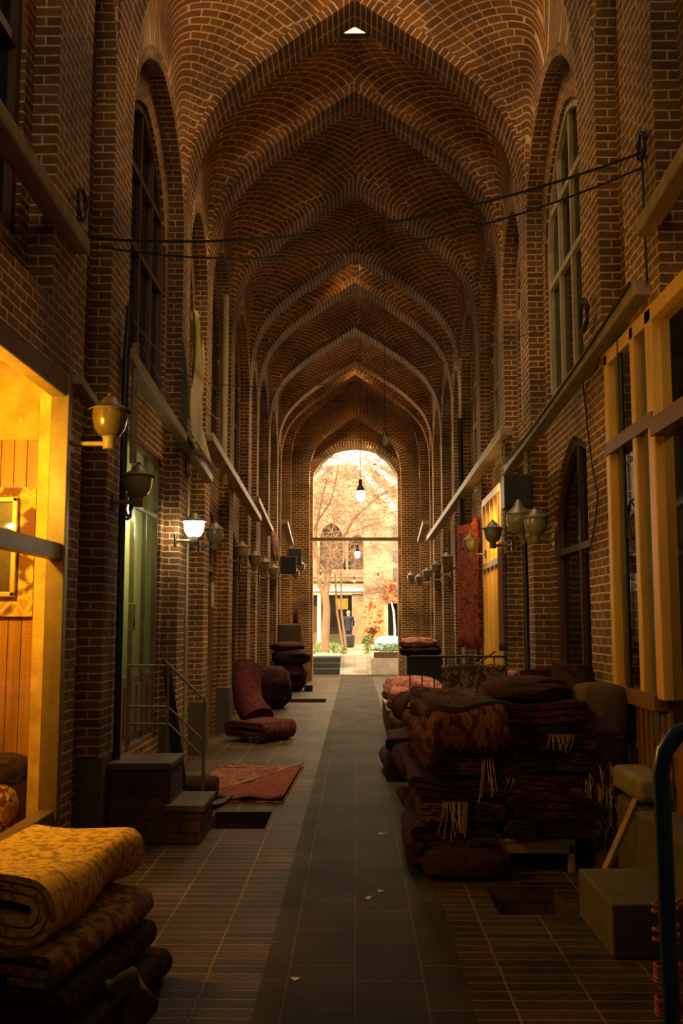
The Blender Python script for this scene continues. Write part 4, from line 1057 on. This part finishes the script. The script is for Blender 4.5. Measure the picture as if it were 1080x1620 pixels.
def loop(c, r_, label, n=3):
    pts = []
    for k in range(n*16+1):
        a = 2*PI*k/16; rr = r_*(1 + .15*math.sin(k*.7)); pts.append((c[0]+.01*math.sin(k), c[1]+rr*math.cos(a), c[2]+rr*math.sin(a)))
    o = tb('cable_coil', pts, .007, M_cable, None, 6); tag(o, label, 'cable')
loop((-1.84, 6.42, 4.42), .10, 'black cable coil above the near left ledge')
loop((1.84, 6.12, 4.66), .08, 'black cable coil where the spanning cables meet the right wall')
loop((1.80, 7.65, 4.02), .12, 'tangled black cable coil sitting on the right ledge', 5)
loop((1.84, 6.6, 2.3), .12, 'thin cable coil hooked on the right shop window post', 2)
loop((-1.86, 10.9, 3.35), .12, 'black cable coil under the left ledge beside the lit lamp', 3)
loop((-1.82, 7.9, 2.55), .10, 'black cable tangle behind the tilted urn lamp', 5)

# banner of faded cloth
mb = MB(); rows = [(4.98, 10.45, 10.62), (4.75, 10.40, 10.95), (4.45, 10.45, 11.15), (4.20, 10.50, 11.02), (4.0, 10.45, 11.05), (3.75, 10.38, 11.3), (3.48, 10.32, 11.75)]
def rowat(t):
    k = min(len(rows)-2, int(t)); f_ = t-k; return [rows[k][i]*(1-f_)+rows[k+1][i]*f_ for i in range(3)]
for j in range(24):
    for i in range(8):
        def q(i_, j_):
            z_, a, b = rowat(6*j_/24*.999); y = a+(b-a)*i_/8; return Vector((-1.74 + .03*math.sin(i_*1.6+j_*.3), y, z_))
        mb.quad([q(i,j), q(i+1,j), q(i+1,j+1), q(i,j+1)], [(i/8, j/24), ((i+1)/8, j/24), ((i+1)/8, (j+1)/24), (i/8, (j+1)/24)])
m, N, L = mat('banner_cloth'); b = N['Principled BSDF']; sset(b, 'Roughness', .8)
uvn = N.new('ShaderNodeUVMap'); sp = N.new('ShaderNodeSeparateXYZ'); L.new(uvn.outputs[0], sp.inputs[0])
rp = ramp(N, [(0, (.42,.36,.06)), (.38, (.42,.33,.10)), (.47, (.28,.10,.05)), (.53, (.44,.34,.18)), (1, (.42,.33,.19))]); nn = N.new('ShaderNodeTexNoise'); sset(nn, 'Scale', 6); L.new(uvn.outputs[0], nn.inputs['Vector'])
ad = N.new('ShaderNodeMath'); ad.operation = 'MULTIPLY_ADD'; L.new(nn.outputs['Fac'], ad.inputs[0]); ad.inputs[1].default_value = .12; L.new(sp.outputs[1], ad.inputs[2]); L.new(ad.outputs[0], rp.inputs['Fac']); L.new(rp.outputs['Color'], b.inputs['Base Color'])
o = mb.build('cloth_banner', m, smooth=True); s_ = o.modifiers.new('thick', 'SOLIDIFY'); s_.thickness = .006; tag(o, 'faded yellow and cream cloth banner hanging above the left ledge', 'banner')

# hanging clutter far left
o = lump('hanging_tassel', (-1.72, 20.9, 2.95), (.12, .5, .62), RM_pink, 71, .3, 'red and pink woven bags hanging high on the far left wall', 'bag', fold=.06)
o = lump('hanging_tassel', (-1.70, 21.5, 2.95), (.10, .3, .5), M_fringe, 72, .3, 'tan rope bundle hanging beside the red woven bags', 'rope', fold=.08)
o = lump('hanging_scarf', (-1.56, 26.3, 1.25), (.14, .2, .75), RM_orange, 73, .3, 'orange and red cloth hanging low at the far left pier', 'cloth', fold=.06)
mb = MB(); mb.box((-1.98, 13.8, 2.0), (.02, .26, .34)); o = mb.build('wall_poster', plain('poster_paper', (.35,.24,.12), .7, scale=14, var=.6)); tag(o, 'small framed poster on the brown wooden door', 'poster')

# bulbs hanging in the hall
def bulb(x, y, z, ztop, k, label, lit):
    t = thing('pendant_bulb', label, 'light bulb', (x, y, z), 0, 'bulbs on cords')
    gm = plain('lit_bulb', (1,1,.95), .3, bump=0, emit=(1,.95,.82), es=30) if lit else M_globe
    mb = MB(); mb.lathe((0,0,0), [(0,-.16*k),(.04*k,-.15*k),(.07*k,-.10*k),(.075*k,-.03*k),(.055*k,.05*k),(.04*k,.09*k)], 16); mb.build('bulb', gm, t, smooth=True)
    mb = MB(); mb.lathe((0,0,0), [(.075*k,.02*k),(.05*k,.09*k),(.03*k,.13*k),(.028*k,.22*k),(0,.23*k)], 16); so = mb.build('socket', M_black, t, smooth=40)
    tb('cord', [(0,0,.22*k),(0,0,ztop-z)], .006, M_cable, so, 5)
    if lit: point('pendant_light', (x, y, z-.25), 34 if lit == 'near' else 14, (1,.60,.26) if lit == 'near' else (1,.85,.6), .08)
bulb(-.05, 8.9, 8.52, 8.98, 1.0, 'unseen glowing bulb added above the frame to light the nearest vault bay', 'near')  # extra bulb out of view, added to brighten vault webs and rib faces
bulb(.10, 19.3, 4.15, 8.9, 1.15, 'larger glowing bulb hanging on a cord before the end arch', True)
bulb(.47, 15.5, 4.52, 8.7, .75, 'unlit bulb hanging on a cord right of the arch apex', False)
bulb(.06, 28.5, 3.62, 3.99, 1.0, 'glowing bulb hung from the iron tie across the end arch', True)
bulb(-.30, 28.5, 3.25, 3.99, .8, 'unlit bulb hung from the iron tie across the end arch', False)

# iron tie across the end arch
mb = MB(); mb.bar((-1.3, 28.5, 4.0), (1.3, 28.5, 4.0), .08, .10); o = bevel(mb.build('trim_20', M_wood), .006); o['kind'] = 'structure'

lump('patterned_cushion', (-2.27, 6.30, .33), (.34, .34, .30), RM_persian0, 101, .12, 'orange patterned roll lying inside the lit shop window', 'cushion', fold=.03)
lump('dark_fleece', (-2.25, 6.45, .60), (.34, .24, .20), RM_dark, 103, .25, 'dark shaggy fleece heaped in the corner of the lit shop window', 'fleece')
lump('yellow_sack', (-2.24, 5.9, .33), (.36, .3, .16), RM_gold2, 104, .12, 'yellow folded sack on the floor of the lit shop window', 'sack')

for k, (x, y, rz_, lb) in enumerate(((.20, 7.9, .5, 'white paper scrap on the walkway level with the rug pile front, farthest'), (.07, 6.1, 1.2, 'white paper scrap on the middle slab of the walkway'), (.15, 6.25, .2, 'smaller white scrap just right of the middle one on the walkway'), (-.28, 4.75, .9, 'pale crumpled scrap on the left slab near the camera'))):
    mb = MB(); d_ = [(.035,.012), (.03,.014), (.022,.01), (.02,.018)][k]
    mb.quad([(-d_[0],-d_[1],.002),(d_[0],-d_[1],.006),(d_[0]*.8,d_[1],.002),(-d_[0]*.6,d_[1],.008)])
    o = mb.build('paper_scrap', M_scrap0); o.location = (x, y, .002); o.rotation_euler = (0,0,rz_); s_ = o.modifiers.new('thick', 'SOLIDIFY'); s_.thickness = .002; tag(o, lb, 'scrap')

# ================================================================ the court beyond the end arch
M_darkstone = plain('dark_stone', (.03,.024,.016), .8)
M_pale = plain('pale_paving', (.40,.33,.23), .8, scale=3)
t = thing('court_steps', 'dark stone steps at the left of the end arch leading up to the court', 'steps', (-.98, 31.75, 0))
for k in range(3): bx('step', (0, .45*k + 1.0, .083 + .166*k), (.96, 2.0, .166), M_darkstone, t, .006)
fc = struct('floor_court')
mb = MB(); n = 8
for k in range(n):
    y0, y1 = 31.7 + 3.2*k/n, 31.7 + 3.2*(k+1)/n; z0, z1 = .5*k/n, .5*(k+1)/n
    mb.quad([(-.5,y0,z0),(.5,y0,z0),(.5,y1,z1),(-.5,y1,z1)], [(-.5,y0),(.5,y0),(.5,y1),(-.5,y1)])
mb.quad([(-.5,34.9,.5),(.5,34.9,.5),(.5,60,.5),(-.5,60,.5)])
mb.build('court_ramp', brick('ramp_tiles', (.45,.38,.28), (.38,.32,.24), (.28,.22,.15), bw=.4, bh=.4, off=0, ms=.008), fc)
mb = MB(); mb.quad([(-9,30.2,0),(9,30.2,0),(9,31.8,0),(-9,31.8,0)], [(-9,30.2),(9,30.2),(9,31.8),(-9,31.8)]); mb.build('court_threshold', M_slab, fc)
mb = MB()
mb.quad([(-9,34,.5),(-.5,34,.5),(-.5,60,.5),(-9,60,.5)]); mb.quad([(.5,31.7,.5),(9,31.7,.5),(9,60,.5),(.5,60,.5)]); mb.quad([(.5,31.7,.0),(9,31.7,.0),(9,31.7,.5),(.5,31.7,.5)]); mb.quad([(.5,31.7,0),(.5,34.9,0),(.5,34.9,.5),(.5,31.7,.5)])
mb.quad([(-9,31.75,.5),(-1.47,31.75,.5),(-1.47,34,.5),(-9,34,.5)]); mb.quad([(-9,31.75,.0),(-1.47,31.75,.0),(-1.47,31.75,.5),(-9,31.75,.5)])
mb.build('court_ground', M_pale, fc)
mb = MB(); mb.box((1.0, 32.0, .42), (.85, .3, .84-.3)); o = bevel(mb.build('planter_box', M_darkwood), .01); o.location = (0,0,.0); tag(o, 'dark wooden planter box at the right of the court ramp', 'planter')
# back building with portico
bk = struct('wall_court')
mb = MB(); panel(mb, lambda u, z, d: (u, 56+d, z), -9, 9, .5, 10.56, [dict(a=-2.0, b=-.7, zb=4.6, top=arch_top(-2.0, -.7, 6.2, 7.2)), dict(a=-.4, b=.6, zb=4.6, top=arch_top(-.4, .6, 5.9, 6.6))], .3); mb.build('court_brick_wall', M_court, bk, weld=False)
mb = MB(); mb.box((-1.0, 56.5, 6.0), (3.4, .1, 3.2)); mb.build('dark_arch_window', M_plaster, bk)
mb = MB(); panel(mb, lambda u, z, d: (u, 46+d, z), .42, 9, .5, 8.9, [dict(a=1.5, b=2.02, zb=.9, top=flat(2.5), curved=False)], .25)
mb.quad([(.42,46,.5),(.42,56,.5),(.42,56,8.9),(.42,46,8.9)], [(0,.5),(10,.5),(10,8.9),(0,8.9)]); mb.quad([(.42,46,8.9),(9,46,8.9),(9,56,8.9),(.42,56,8.9)])
mb.build('court_brick_wing', M_court, bk, weld=False)
t = thing('portico', 'white-beamed portico across the back of the court', 'portico', (-3.0, 52.0, .5))
M_white = plain('white_paint', (.85,.8,.7), .6)
bx('roof_beam', (0, 0, 2.93), (7.0, .5, .40), M_white, t); bx('fascia', (0, -.1, 3.32), (7.0, .8, .18), M_court2, t); bx('lintel', (0, .1, 2.62), (7.0, .3, .12), M_white, t)
bx('portico_roof', (0, 2, 3.44), (7.0, 4.0, .08), M_plaster, t)
mb = MB(); mb.box((3.15, .2, 1.3), (.68, .5, 2.6)); mb.build('brick_pillar', M_court2, t)
mb = MB(); mb.lathe((1.12, 0, 0), [(0,0),(.14,0),(.12,.1),(.11,2.5),(.14,2.6),(0,2.6)], 14); mb.build('column', plain('grey_column', (.6,.55,.45), .7), t, smooth=40)
mb = MB(); mb.box((-.2, 3.6, 1.3), (7.0, .1, 2.6)); mb.build('back_wall', M_plaster, t)
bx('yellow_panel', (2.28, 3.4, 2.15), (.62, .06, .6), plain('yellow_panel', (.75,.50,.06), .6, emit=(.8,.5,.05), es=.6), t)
bx('dark_doorway', (2.75, 3.3, 1.3), (.25, .06, 2.6), M_black, t)
bx('shop_shelf', (2.28, 3.2, .9), (.7, .3, .05), M_wood, t); bx('shop_shelf', (2.28, 3.2, 1.4), (.7, .3, .05), M_wood, t)
mb = MB()
for k in range(5): mb.box((1.9, .9+k*.3, .09+.17*k), (1.5, .3, .17))
mb.build('inner_steps', M_concrete, t)
bx('court_shop_door', (.75, 1.4, 1.0), (.5, .06, 2.0), M_wood, t)
# sloping roof members over the court (white)
for k, (p, q, lb) in enumerate((((.15,42,8.25),(2.35,42,5.6),'white sloping roof member above the court, longest'), ((.75,42,8.3),(3.0,42,6.4),'white sloping roof member above the court, right-hand'), ((-1.2,42.3,8.3),(-3.0,42.3,6.8),'white sloping roof member above the court, left'))):
    mb = MB(); mb.bar(p, q, .22, .16, up=Vector((0,1,0))); o = mb.build('roof_strut', M_white); tag(o, lb, 'beam')
mb = MB(); mb.bar((-4, 42, 8.36), (5, 42, 8.36), .16, .16); o = mb.build('roof_beam', M_white); tag(o, 'white level beam at the top of the court trusses', 'beam')
mb = MB(); mb.bar((-4, 42, .5), (-4, 42, 8.4), .2, .2); o = mb.build('steel_post', M_white); tag(o, 'white post carrying the court truss', 'post')
mb = MB(); mb.bar((5, 42, .5), (5, 42, 8.4), .2, .2); o = mb.build('steel_post', M_white); tag(o, 'white post carrying the right end of the court truss', 'post')
# carpets hung on the court wall
RM_persian = rugmat('orange_persian', [(.55,.13,.03),(.60,.32,.12),(.5,.09,.02),(.62,.42,.2),(.3,.05,.02)], 7)
o = sheet('hanging_carpet', [(.62,45.965,.62),(1.30,45.965,.62),(1.30,45.965,2.58),(.62,45.965,2.58)], RM_persian, amp=.03, th=.03); tag(o, 'orange patterned carpet hanging on the court wall, tallest', 'rug')
o = sheet('hanging_carpet', [(.40,45.965,1.1),(.62,45.965,1.1),(.62,45.965,2.45),(.40,45.965,2.45)], RM_persian, amp=.06, th=.03, seed=3); tag(o, 'narrow orange and white carpet left of the tallest court carpet', 'rug')
o = sheet('hanging_carpet', [(1.34,45.965,2.55),(1.95,45.965,2.55),(1.95,45.965,3.55),(1.34,45.965,3.55)], RM_persian, amp=.03, th=.03, seed=5); tag(o, 'square orange carpet hanging high above the court shop window', 'rug')
mb = MB(); mb.bar((.40,45.6,.62), (.85,45.5,1.35), .34, .03, up=Vector((0,1,0))); o = mb.build('leaning_rug', RM_orange); tag(o, 'folded red-orange rug leaning diagonally on the court wall', 'rug')
for k, z in enumerate((3.9, 4.7, 5.8)):
    mb = MB(); mb.box((1.86, 45.93, z), (.28, .1, .55)); o = bevel(mb.build('wall_panel', plain('dark_grey_panel', (.16,.13,.12), .4)), .02); tag(o, ['grey panel box low on the upper court wall', 'grey panel box in the middle of the upper court wall', 'grey panel box highest on the court wall'][k], 'box')
mb = MB(); mb.box((1.76, 46.15, 1.7), (.5, .04, 1.6)); o = mb.build('window_40', M_glass); o['kind'] = 'structure'
mb = MB(); mb.box((1.76, 46.3, 1.7), (.5, .04, 1.6)); o = mb.build('display_board', M_plaster); tag(o, 'dark board behind the court shop glass', 'board')

# blue covered bundle, plants
lump('tarp_bundle', (1.35, 40.0, .5), (1.2, 1.0, .62), plain('pale_blue_tarp', (.22,.44,.48), .6), 81, .12, 'pale blue tarpaulin bundle behind the right planter', 'bundle', fold=.02)
lump('grey_bundle', (.72, 40.5, .5), (.5, .5, .25), M_pale, 82, .2, 'small pale grey bundle left of the blue tarpaulin', 'bundle')
M_leaf = plain('leaf_green', (.16,.24,.04), .6, var=.4, scale=20)
def shrub(x, y, z, w_, h, n, label):
    mb = MB()
    for k in range(n):
        a = R.uniform(0, 2*PI); r_ = w_*.5*math.sqrt(R.random()); c = Vector((x+r_*math.cos(a), y+r_*math.sin(a)*.8, z+h*R.random()**.8)); s_ = R.uniform(.03, .06)
        d1 = Vector((R.uniform(-1,1), R.uniform(-1,1), R.uniform(-.3,1))).normalized()*s_; d2 = d1.cross(Vector((R.uniform(-1,1),R.uniform(-1,1),R.uniform(-1,1)))).normalized()*s_*.45
        mb.quad([c-d1, c+d2, c+d1, c-d2])
    r_ = thing('shrub', label, 'shrub', (0,0,0), 0, 'low green shrubs in the court'); mb.build('foliage', M_leaf, r_, weld=False)
    s2 = MB()
    for k in range(5): s2.tube([(x+R.uniform(-.05,.05), y, z-.02), (x+R.uniform(-w_,w_)*.3, y, z+h*.8)], .008, 4)
    s2.build('stem', M_wood, r_)
shrub(-1.50, 36.6, .5, .5, .42, 260, 'low green shrub left of the tree trunk'); shrub(-.80, 36.9, .5, .45, .38, 240, 'low green shrub right of the tree trunk')
shrub(-.45, 36.0, .5, .26, .3, 110, 'small green shrub before the person'); shrub(.42, 36.0, .5, .34, .75, 280, 'tall light green shrub at the right of the ramp')
shrub(1.1, 34.6, .5, .7, .40, 300, 'grey-green shrub in the dark wooden planter'); shrub(1.55, 35.2, .5, .4, .36, 160, 'low green shrub at the right jamb of the arch')

# ---- bare tree
M_bark = plain('pale_bark', (.24,.135,.065), .8, scale=8, stretch=(1,1,.3))
tr = thing('bare_tree', 'bare pale-barked tree forking low just beyond the end arch', 'tree', (-1.15, 38, .5))
def limb(pts, r0, r1):
    P_ = [Vector(p) for p in pts]; out = []; n = 5
    for k in range(len(P_)-1):
        p0, p1, p2, p3 = P_[max(0,k-1)], P_[k], P_[k+1], P_[min(len(P_)-1,k+2)]
        for i in range(n):
            t_ = i/n; out.append(.5*((2*p1)+(p2-p0)*t_+(2*p0-5*p1+4*p2-p3)*t_*t_+(3*p1-p0-3*p2+p3)*t_**3))
    out.append(P_[-1]); m_ = len(out)-1
    return out, [r0+(r1-r0)*k/m_ for k in range(m_+1)]
def lm(pts, r0, r1, name='branch', mb=None):
    P_, rs = limb(pts, r0, r1); b_ = mb or MB(); b_.tube(P_, rs, 8)
    if mb is None: b_.build(name, M_bark, tr, smooth=60)
    return P_
lm([(0,0,-.02),(.02,0,.8),(.05,0,1.6),(-.0,0,2.15)], .17, .13, 'trunk')
L_ = []
L_.append(lm([(0,0,2.05),(-.22,.02,2.6),(-.30,0,3.4),(-.38,.1,4.4),(-.2,0,5.6),(.05,.1,6.6)], .10, .03))
L_.append(lm([(0,0,2.1),(.12,0,2.7),(.10,.1,3.3),(.40,0,3.9),(.75,.1,4.5),(1.2,0,5.2),(2.0,.1,5.9),(2.9,0,6.5)], .11, .02))
L_.append(lm([(0,0,2.1),(-.02,.1,3.0),(-.30,.1,3.5),(-.5,.2,4.6),(.2,.1,5.8),(.5,.1,7.2)], .09, .02))
L_.append(lm([(.10,.1,2.7),(.25,0,3.3),(.2,-.1,4.2),(.35,0,5.0)], .05, .015))
L_.append(lm([(.75,.1,4.5),(1.5,0,4.75),(2.3,0,5.0)], .03, .01)); L_.append(lm([(-.3,0,3.4),(-.8,.1,4.3),(-1.1,0,5.6)], .05, .015)); L_.append(lm([(-.2,0,5.6),(-.6,.1,6.3),(-.7,0,7.0)], .03, .01))
# thin secondary stems, trees of their own
tw2 = thing('young_tree', 'pair of thin leaning pale stems right of the tree trunk', 'tree', (-.45, 38.6, .5))
for (a, b_) in (((0,0,0),(-.35,.2,3.0)), ((.1,0,0),(-.12,.1,3.1))):
    m_ = MB(); m_.tube([a, ((a[0]+b_[0])/2-.08, .1, 1.5), b_], [.05,.045,.03], 7); m_.build('stem', M_bark, tw2, smooth=60)
tw3 = thing('small_tree', 'small bare tree with a thin white trunk before the orange carpets', 'tree', (1.62, 42.0, .5))
m_ = MB(); m_.tube([(0,0,0),(.03,0,.8),(-.02,0,1.6),(-.12,0,2.0)], [.055,.05,.045,.03], 7); m_.build('trunk', M_white, tw3, smooth=60)
def twigs(n, box, seed, r0, parent, m):
    """tangle of thin bare twigs arching through a region"""
    mb = MB(); rr = random.Random(seed)
    for k in range(n):
        p = Vector([rr.uniform(a, b) for a, b in box]); d = Vector((rr.uniform(-1,1), rr.uniform(-.4,.4), rr.uniform(-.3,.9))).normalized(); pts = [p.copy()]
        for j in range(5):
            d = (d + Vector((rr.uniform(-.5,.5), rr.uniform(-.2,.2), rr.uniform(-.5,.35)))*.7).normalized(); p = p + d*rr.uniform(.18,.38); pts.append(p.copy())
        mb.tube(pts, [r0*(1-.15*j) for j in range(6)], 3, cap=False)
    o = mb.build('twigs', m, parent, weld=False); o['kind'] = 'stuff'; return o
M_twig = plain('pale_twig', (.30,.17,.095), .8, bump=0)
M_twig2 = plain('reddish_twig', (.16,.06,.035), .8, bump=0)
twigs(520, ((-1.4,3.2),(-.8,1.2),(3.2,7.6)), 4, .011, tr, M_twig)
twigs(430, ((-1.4,3.2),(-.8,1.2),(4.6,7.6)), 5, .008, tr, M_twig2)
twigs(160, ((-1.1,1.3),(-.6,.8),(2.7,4.4)), 6, .009, tr, M_twig)
twigs(120, ((-.9,.5),(-.5,.5),(1.9,2.9)), 7, .007, tw3, M_twig2)

# festoon bulbs in the court
for k, (x, z, y, lb) in enumerate(((-1.25, 3.3, 36, 'leftmost small bulb strung across the court'), (-.05, 3.15, 36, 'green-tinted small bulb strung in the middle of the court'), (.82, 3.28, 36, 'small dark bulb hanging before the pale court wall'))):
    t = thing('festoon_bulb', lb, 'light bulb', (x, y, z), 0, 'small bulbs strung in the court')
    m_ = MB(); m_.lathe((0,0,0), [(0,-.12),(.045,-.09),(.05,-.04),(.03,.02)], 12); m_.build('bulb', M_globe, t, smooth=True)
    m_ = MB(); m_.lathe((0,0,0), [(.032,.01),(.032,.13),(0,.14)], 10); m_.build('socket', M_black, t)
cable('string_cable', [(-2.2, 36, 3.6), (-.6, 36, 3.38), (.82, 36, 3.40), (2.2, 36, 3.7)], 'thin cable stringing the small bulbs across the court', .006, .02)

# ---- person in the court, seen from behind, pushing a black bag on a trolley
pr = thing('person', 'person in a dark blue jacket walking away across the court with a black bag', 'person', (-.34, 48.0, .5))
def skin(name, verts, edges, m, parent, sub=2):
    me = bpy.data.meshes.new(name); me.from_pydata([v[:3] for v in verts], edges, []); me.materials.append(m)
    o = bpy.data.objects.new(name, me); C.objects.link(o); o.parent = parent
    md = o.modifiers.new('skin', 'SKIN'); md.use_smooth_shade = True
    for v, s_ in zip(me.skin_vertices[0].data, verts): v.radius = (s_[3], s_[4] if len(s_) > 4 else s_[3])
    me.skin_vertices[0].data[0].use_root = True
    o.modifiers.new('sub', 'SUBSURF').levels = sub; o.modifiers['sub'].render_levels = sub; return o
M_skin = plain('skin_tone', (.55,.33,.2), .6, bump=0)
V = [(0,0,.88,.13,.10),(0,0,1.08,.12,.09),(0,0,1.28,.15,.10),(0,.01,1.38,.12,.08),(0,.02,1.45,.05),(0,.03,1.54,.075,.09),(0,.03,1.62,.07,.085),
 (.09,0,.80,.085),(.10,.04,.46,.055),(.10,.0,.08,.038),(.10,.14,.03,.035),(-.09,0,.80,.085),(-.10,-.04,.46,.055),(-.10,-.14,.09,.038),(-.10,-.02,.03,.035),
 (.18,0,1.36,.055),(.24,.02,1.10,.042),(.20,.12,.90,.032),(.19,.15,.84,.03),(-.18,0,1.36,.055),(-.24,-.02,1.10,.042),(-.22,.10,.90,.032),(-.21,.13,.84,.03)]
E = [(0,1),(1,2),(2,3),(3,4),(4,5),(5,6),(0,7),(7,8),(8,9),(9,10),(0,11),(11,12),(12,13),(13,14),(3,15),(15,16),(16,17),(17,18),(3,19),(19,20),(20,21),(21,22)]
# five fingers on each hand
for (b, sx) in ((18, 1), (22, -1)):
    bx_ = V[b]
    for k in range(4):
        x = bx_[0] + (-.024+.016*k); i0 = len(V)
        V += [(x, bx_[1]+.035, bx_[2]-.02, .009), (x, bx_[1]+.045, bx_[2]-.055-.006*(k in (1,2)), .008), (x, bx_[1]+.03, bx_[2]-.08, .007)]
        E += [(b, i0), (i0, i0+1), (i0+1, i0+2)]
    i0 = len(V); V += [(bx_[0]-sx*.035, bx_[1]+.02, bx_[2]-.01, .010), (bx_[0]-sx*.045, bx_[1]+.04, bx_[2]-.035, .008)]; E += [(b, i0), (i0, i0+1)]
skin('body', V, E, M_skin, pr)
M_jacket = plain('navy_jacket', (.014,.020,.032), .8, scale=6)
skin('jacket', [(0,0,1.05,.165,.125),(0,0,.80,.19,.14),(0,0,.68,.20,.14),(0,0,1.25,.185,.13),(0,.01,1.38,.155,.10),(0,.02,1.45,.07,.065),(.19,0,1.36,.075),(.255,.02,1.10,.062),(.21,.12,.93,.048),(-.19,0,1.36,.075),(-.255,-.02,1.10,.062),(-.23,.10,.93,.048)], [(0,1),(1,2),(0,3),(3,4),(4,5),(4,6),(6,7),(7,8),(4,9),(9,10),(10,11)], M_jacket, pr)
skin('trousers', [(0,0,.86,.14,.11),(.09,0,.76,.10),(.10,.04,.46,.075),(.10,.0,.12,.06),(-.09,0,.76,.10),(-.10,-.04,.46,.075),(-.10,-.13,.14,.06)], [(0,1),(1,2),(2,3),(0,4),(4,5),(5,6)], M_black, pr)
mb = MB(); mb.lathe((0,.02,1.60), [(.088,-.05),(.092,0),(.085,.05),(.06,.085),(.02,.10),(0,.102)], 18); mb.build('hair', plain('grey_hair', (.35,.32,.28), .8), pr, smooth=True)
for sx in (-1, 1):
    mb = MB(); mb.lathe((sx*.082, .03, 1.56), [(0,-.03),(.018,-.02),(.022,0),(.016,.025),(0,.03)], 8); mb.build('ear', M_skin, pr, smooth=True)
mb = MB(); mb.box((0, .125, 1.555), (.025, .03, .04)); bevel(mb.build('nose', M_skin, pr), .008)
mb = MB(); mb.box((0, .118, 1.505), (.05, .01, .012)); mb.build('mouth', plain('lip', (.35,.14,.1), .6), pr)
for sx in (-1, 1):
    mb = MB(); mb.lathe((sx*.03, .112, 1.585), [(0,-.01),(.009,-.004),(.009,.004),(0,.01)], 8); mb.build('eye', M_black, pr, smooth=True)
for x, y in ((.10, .08), (-.10, -.06)):
    mb = MB(); mb.box((x, y, .04), (.09, .26, .08)); bevel(mb.build('shoe', M_black, pr), .03, 3)
lump('black_bag', (-.36, 45.2, .5), (.62, .4, .62), M_black, 91, .1, 'black plastic-covered bag standing before the person in the court', 'bag', sq=.45)
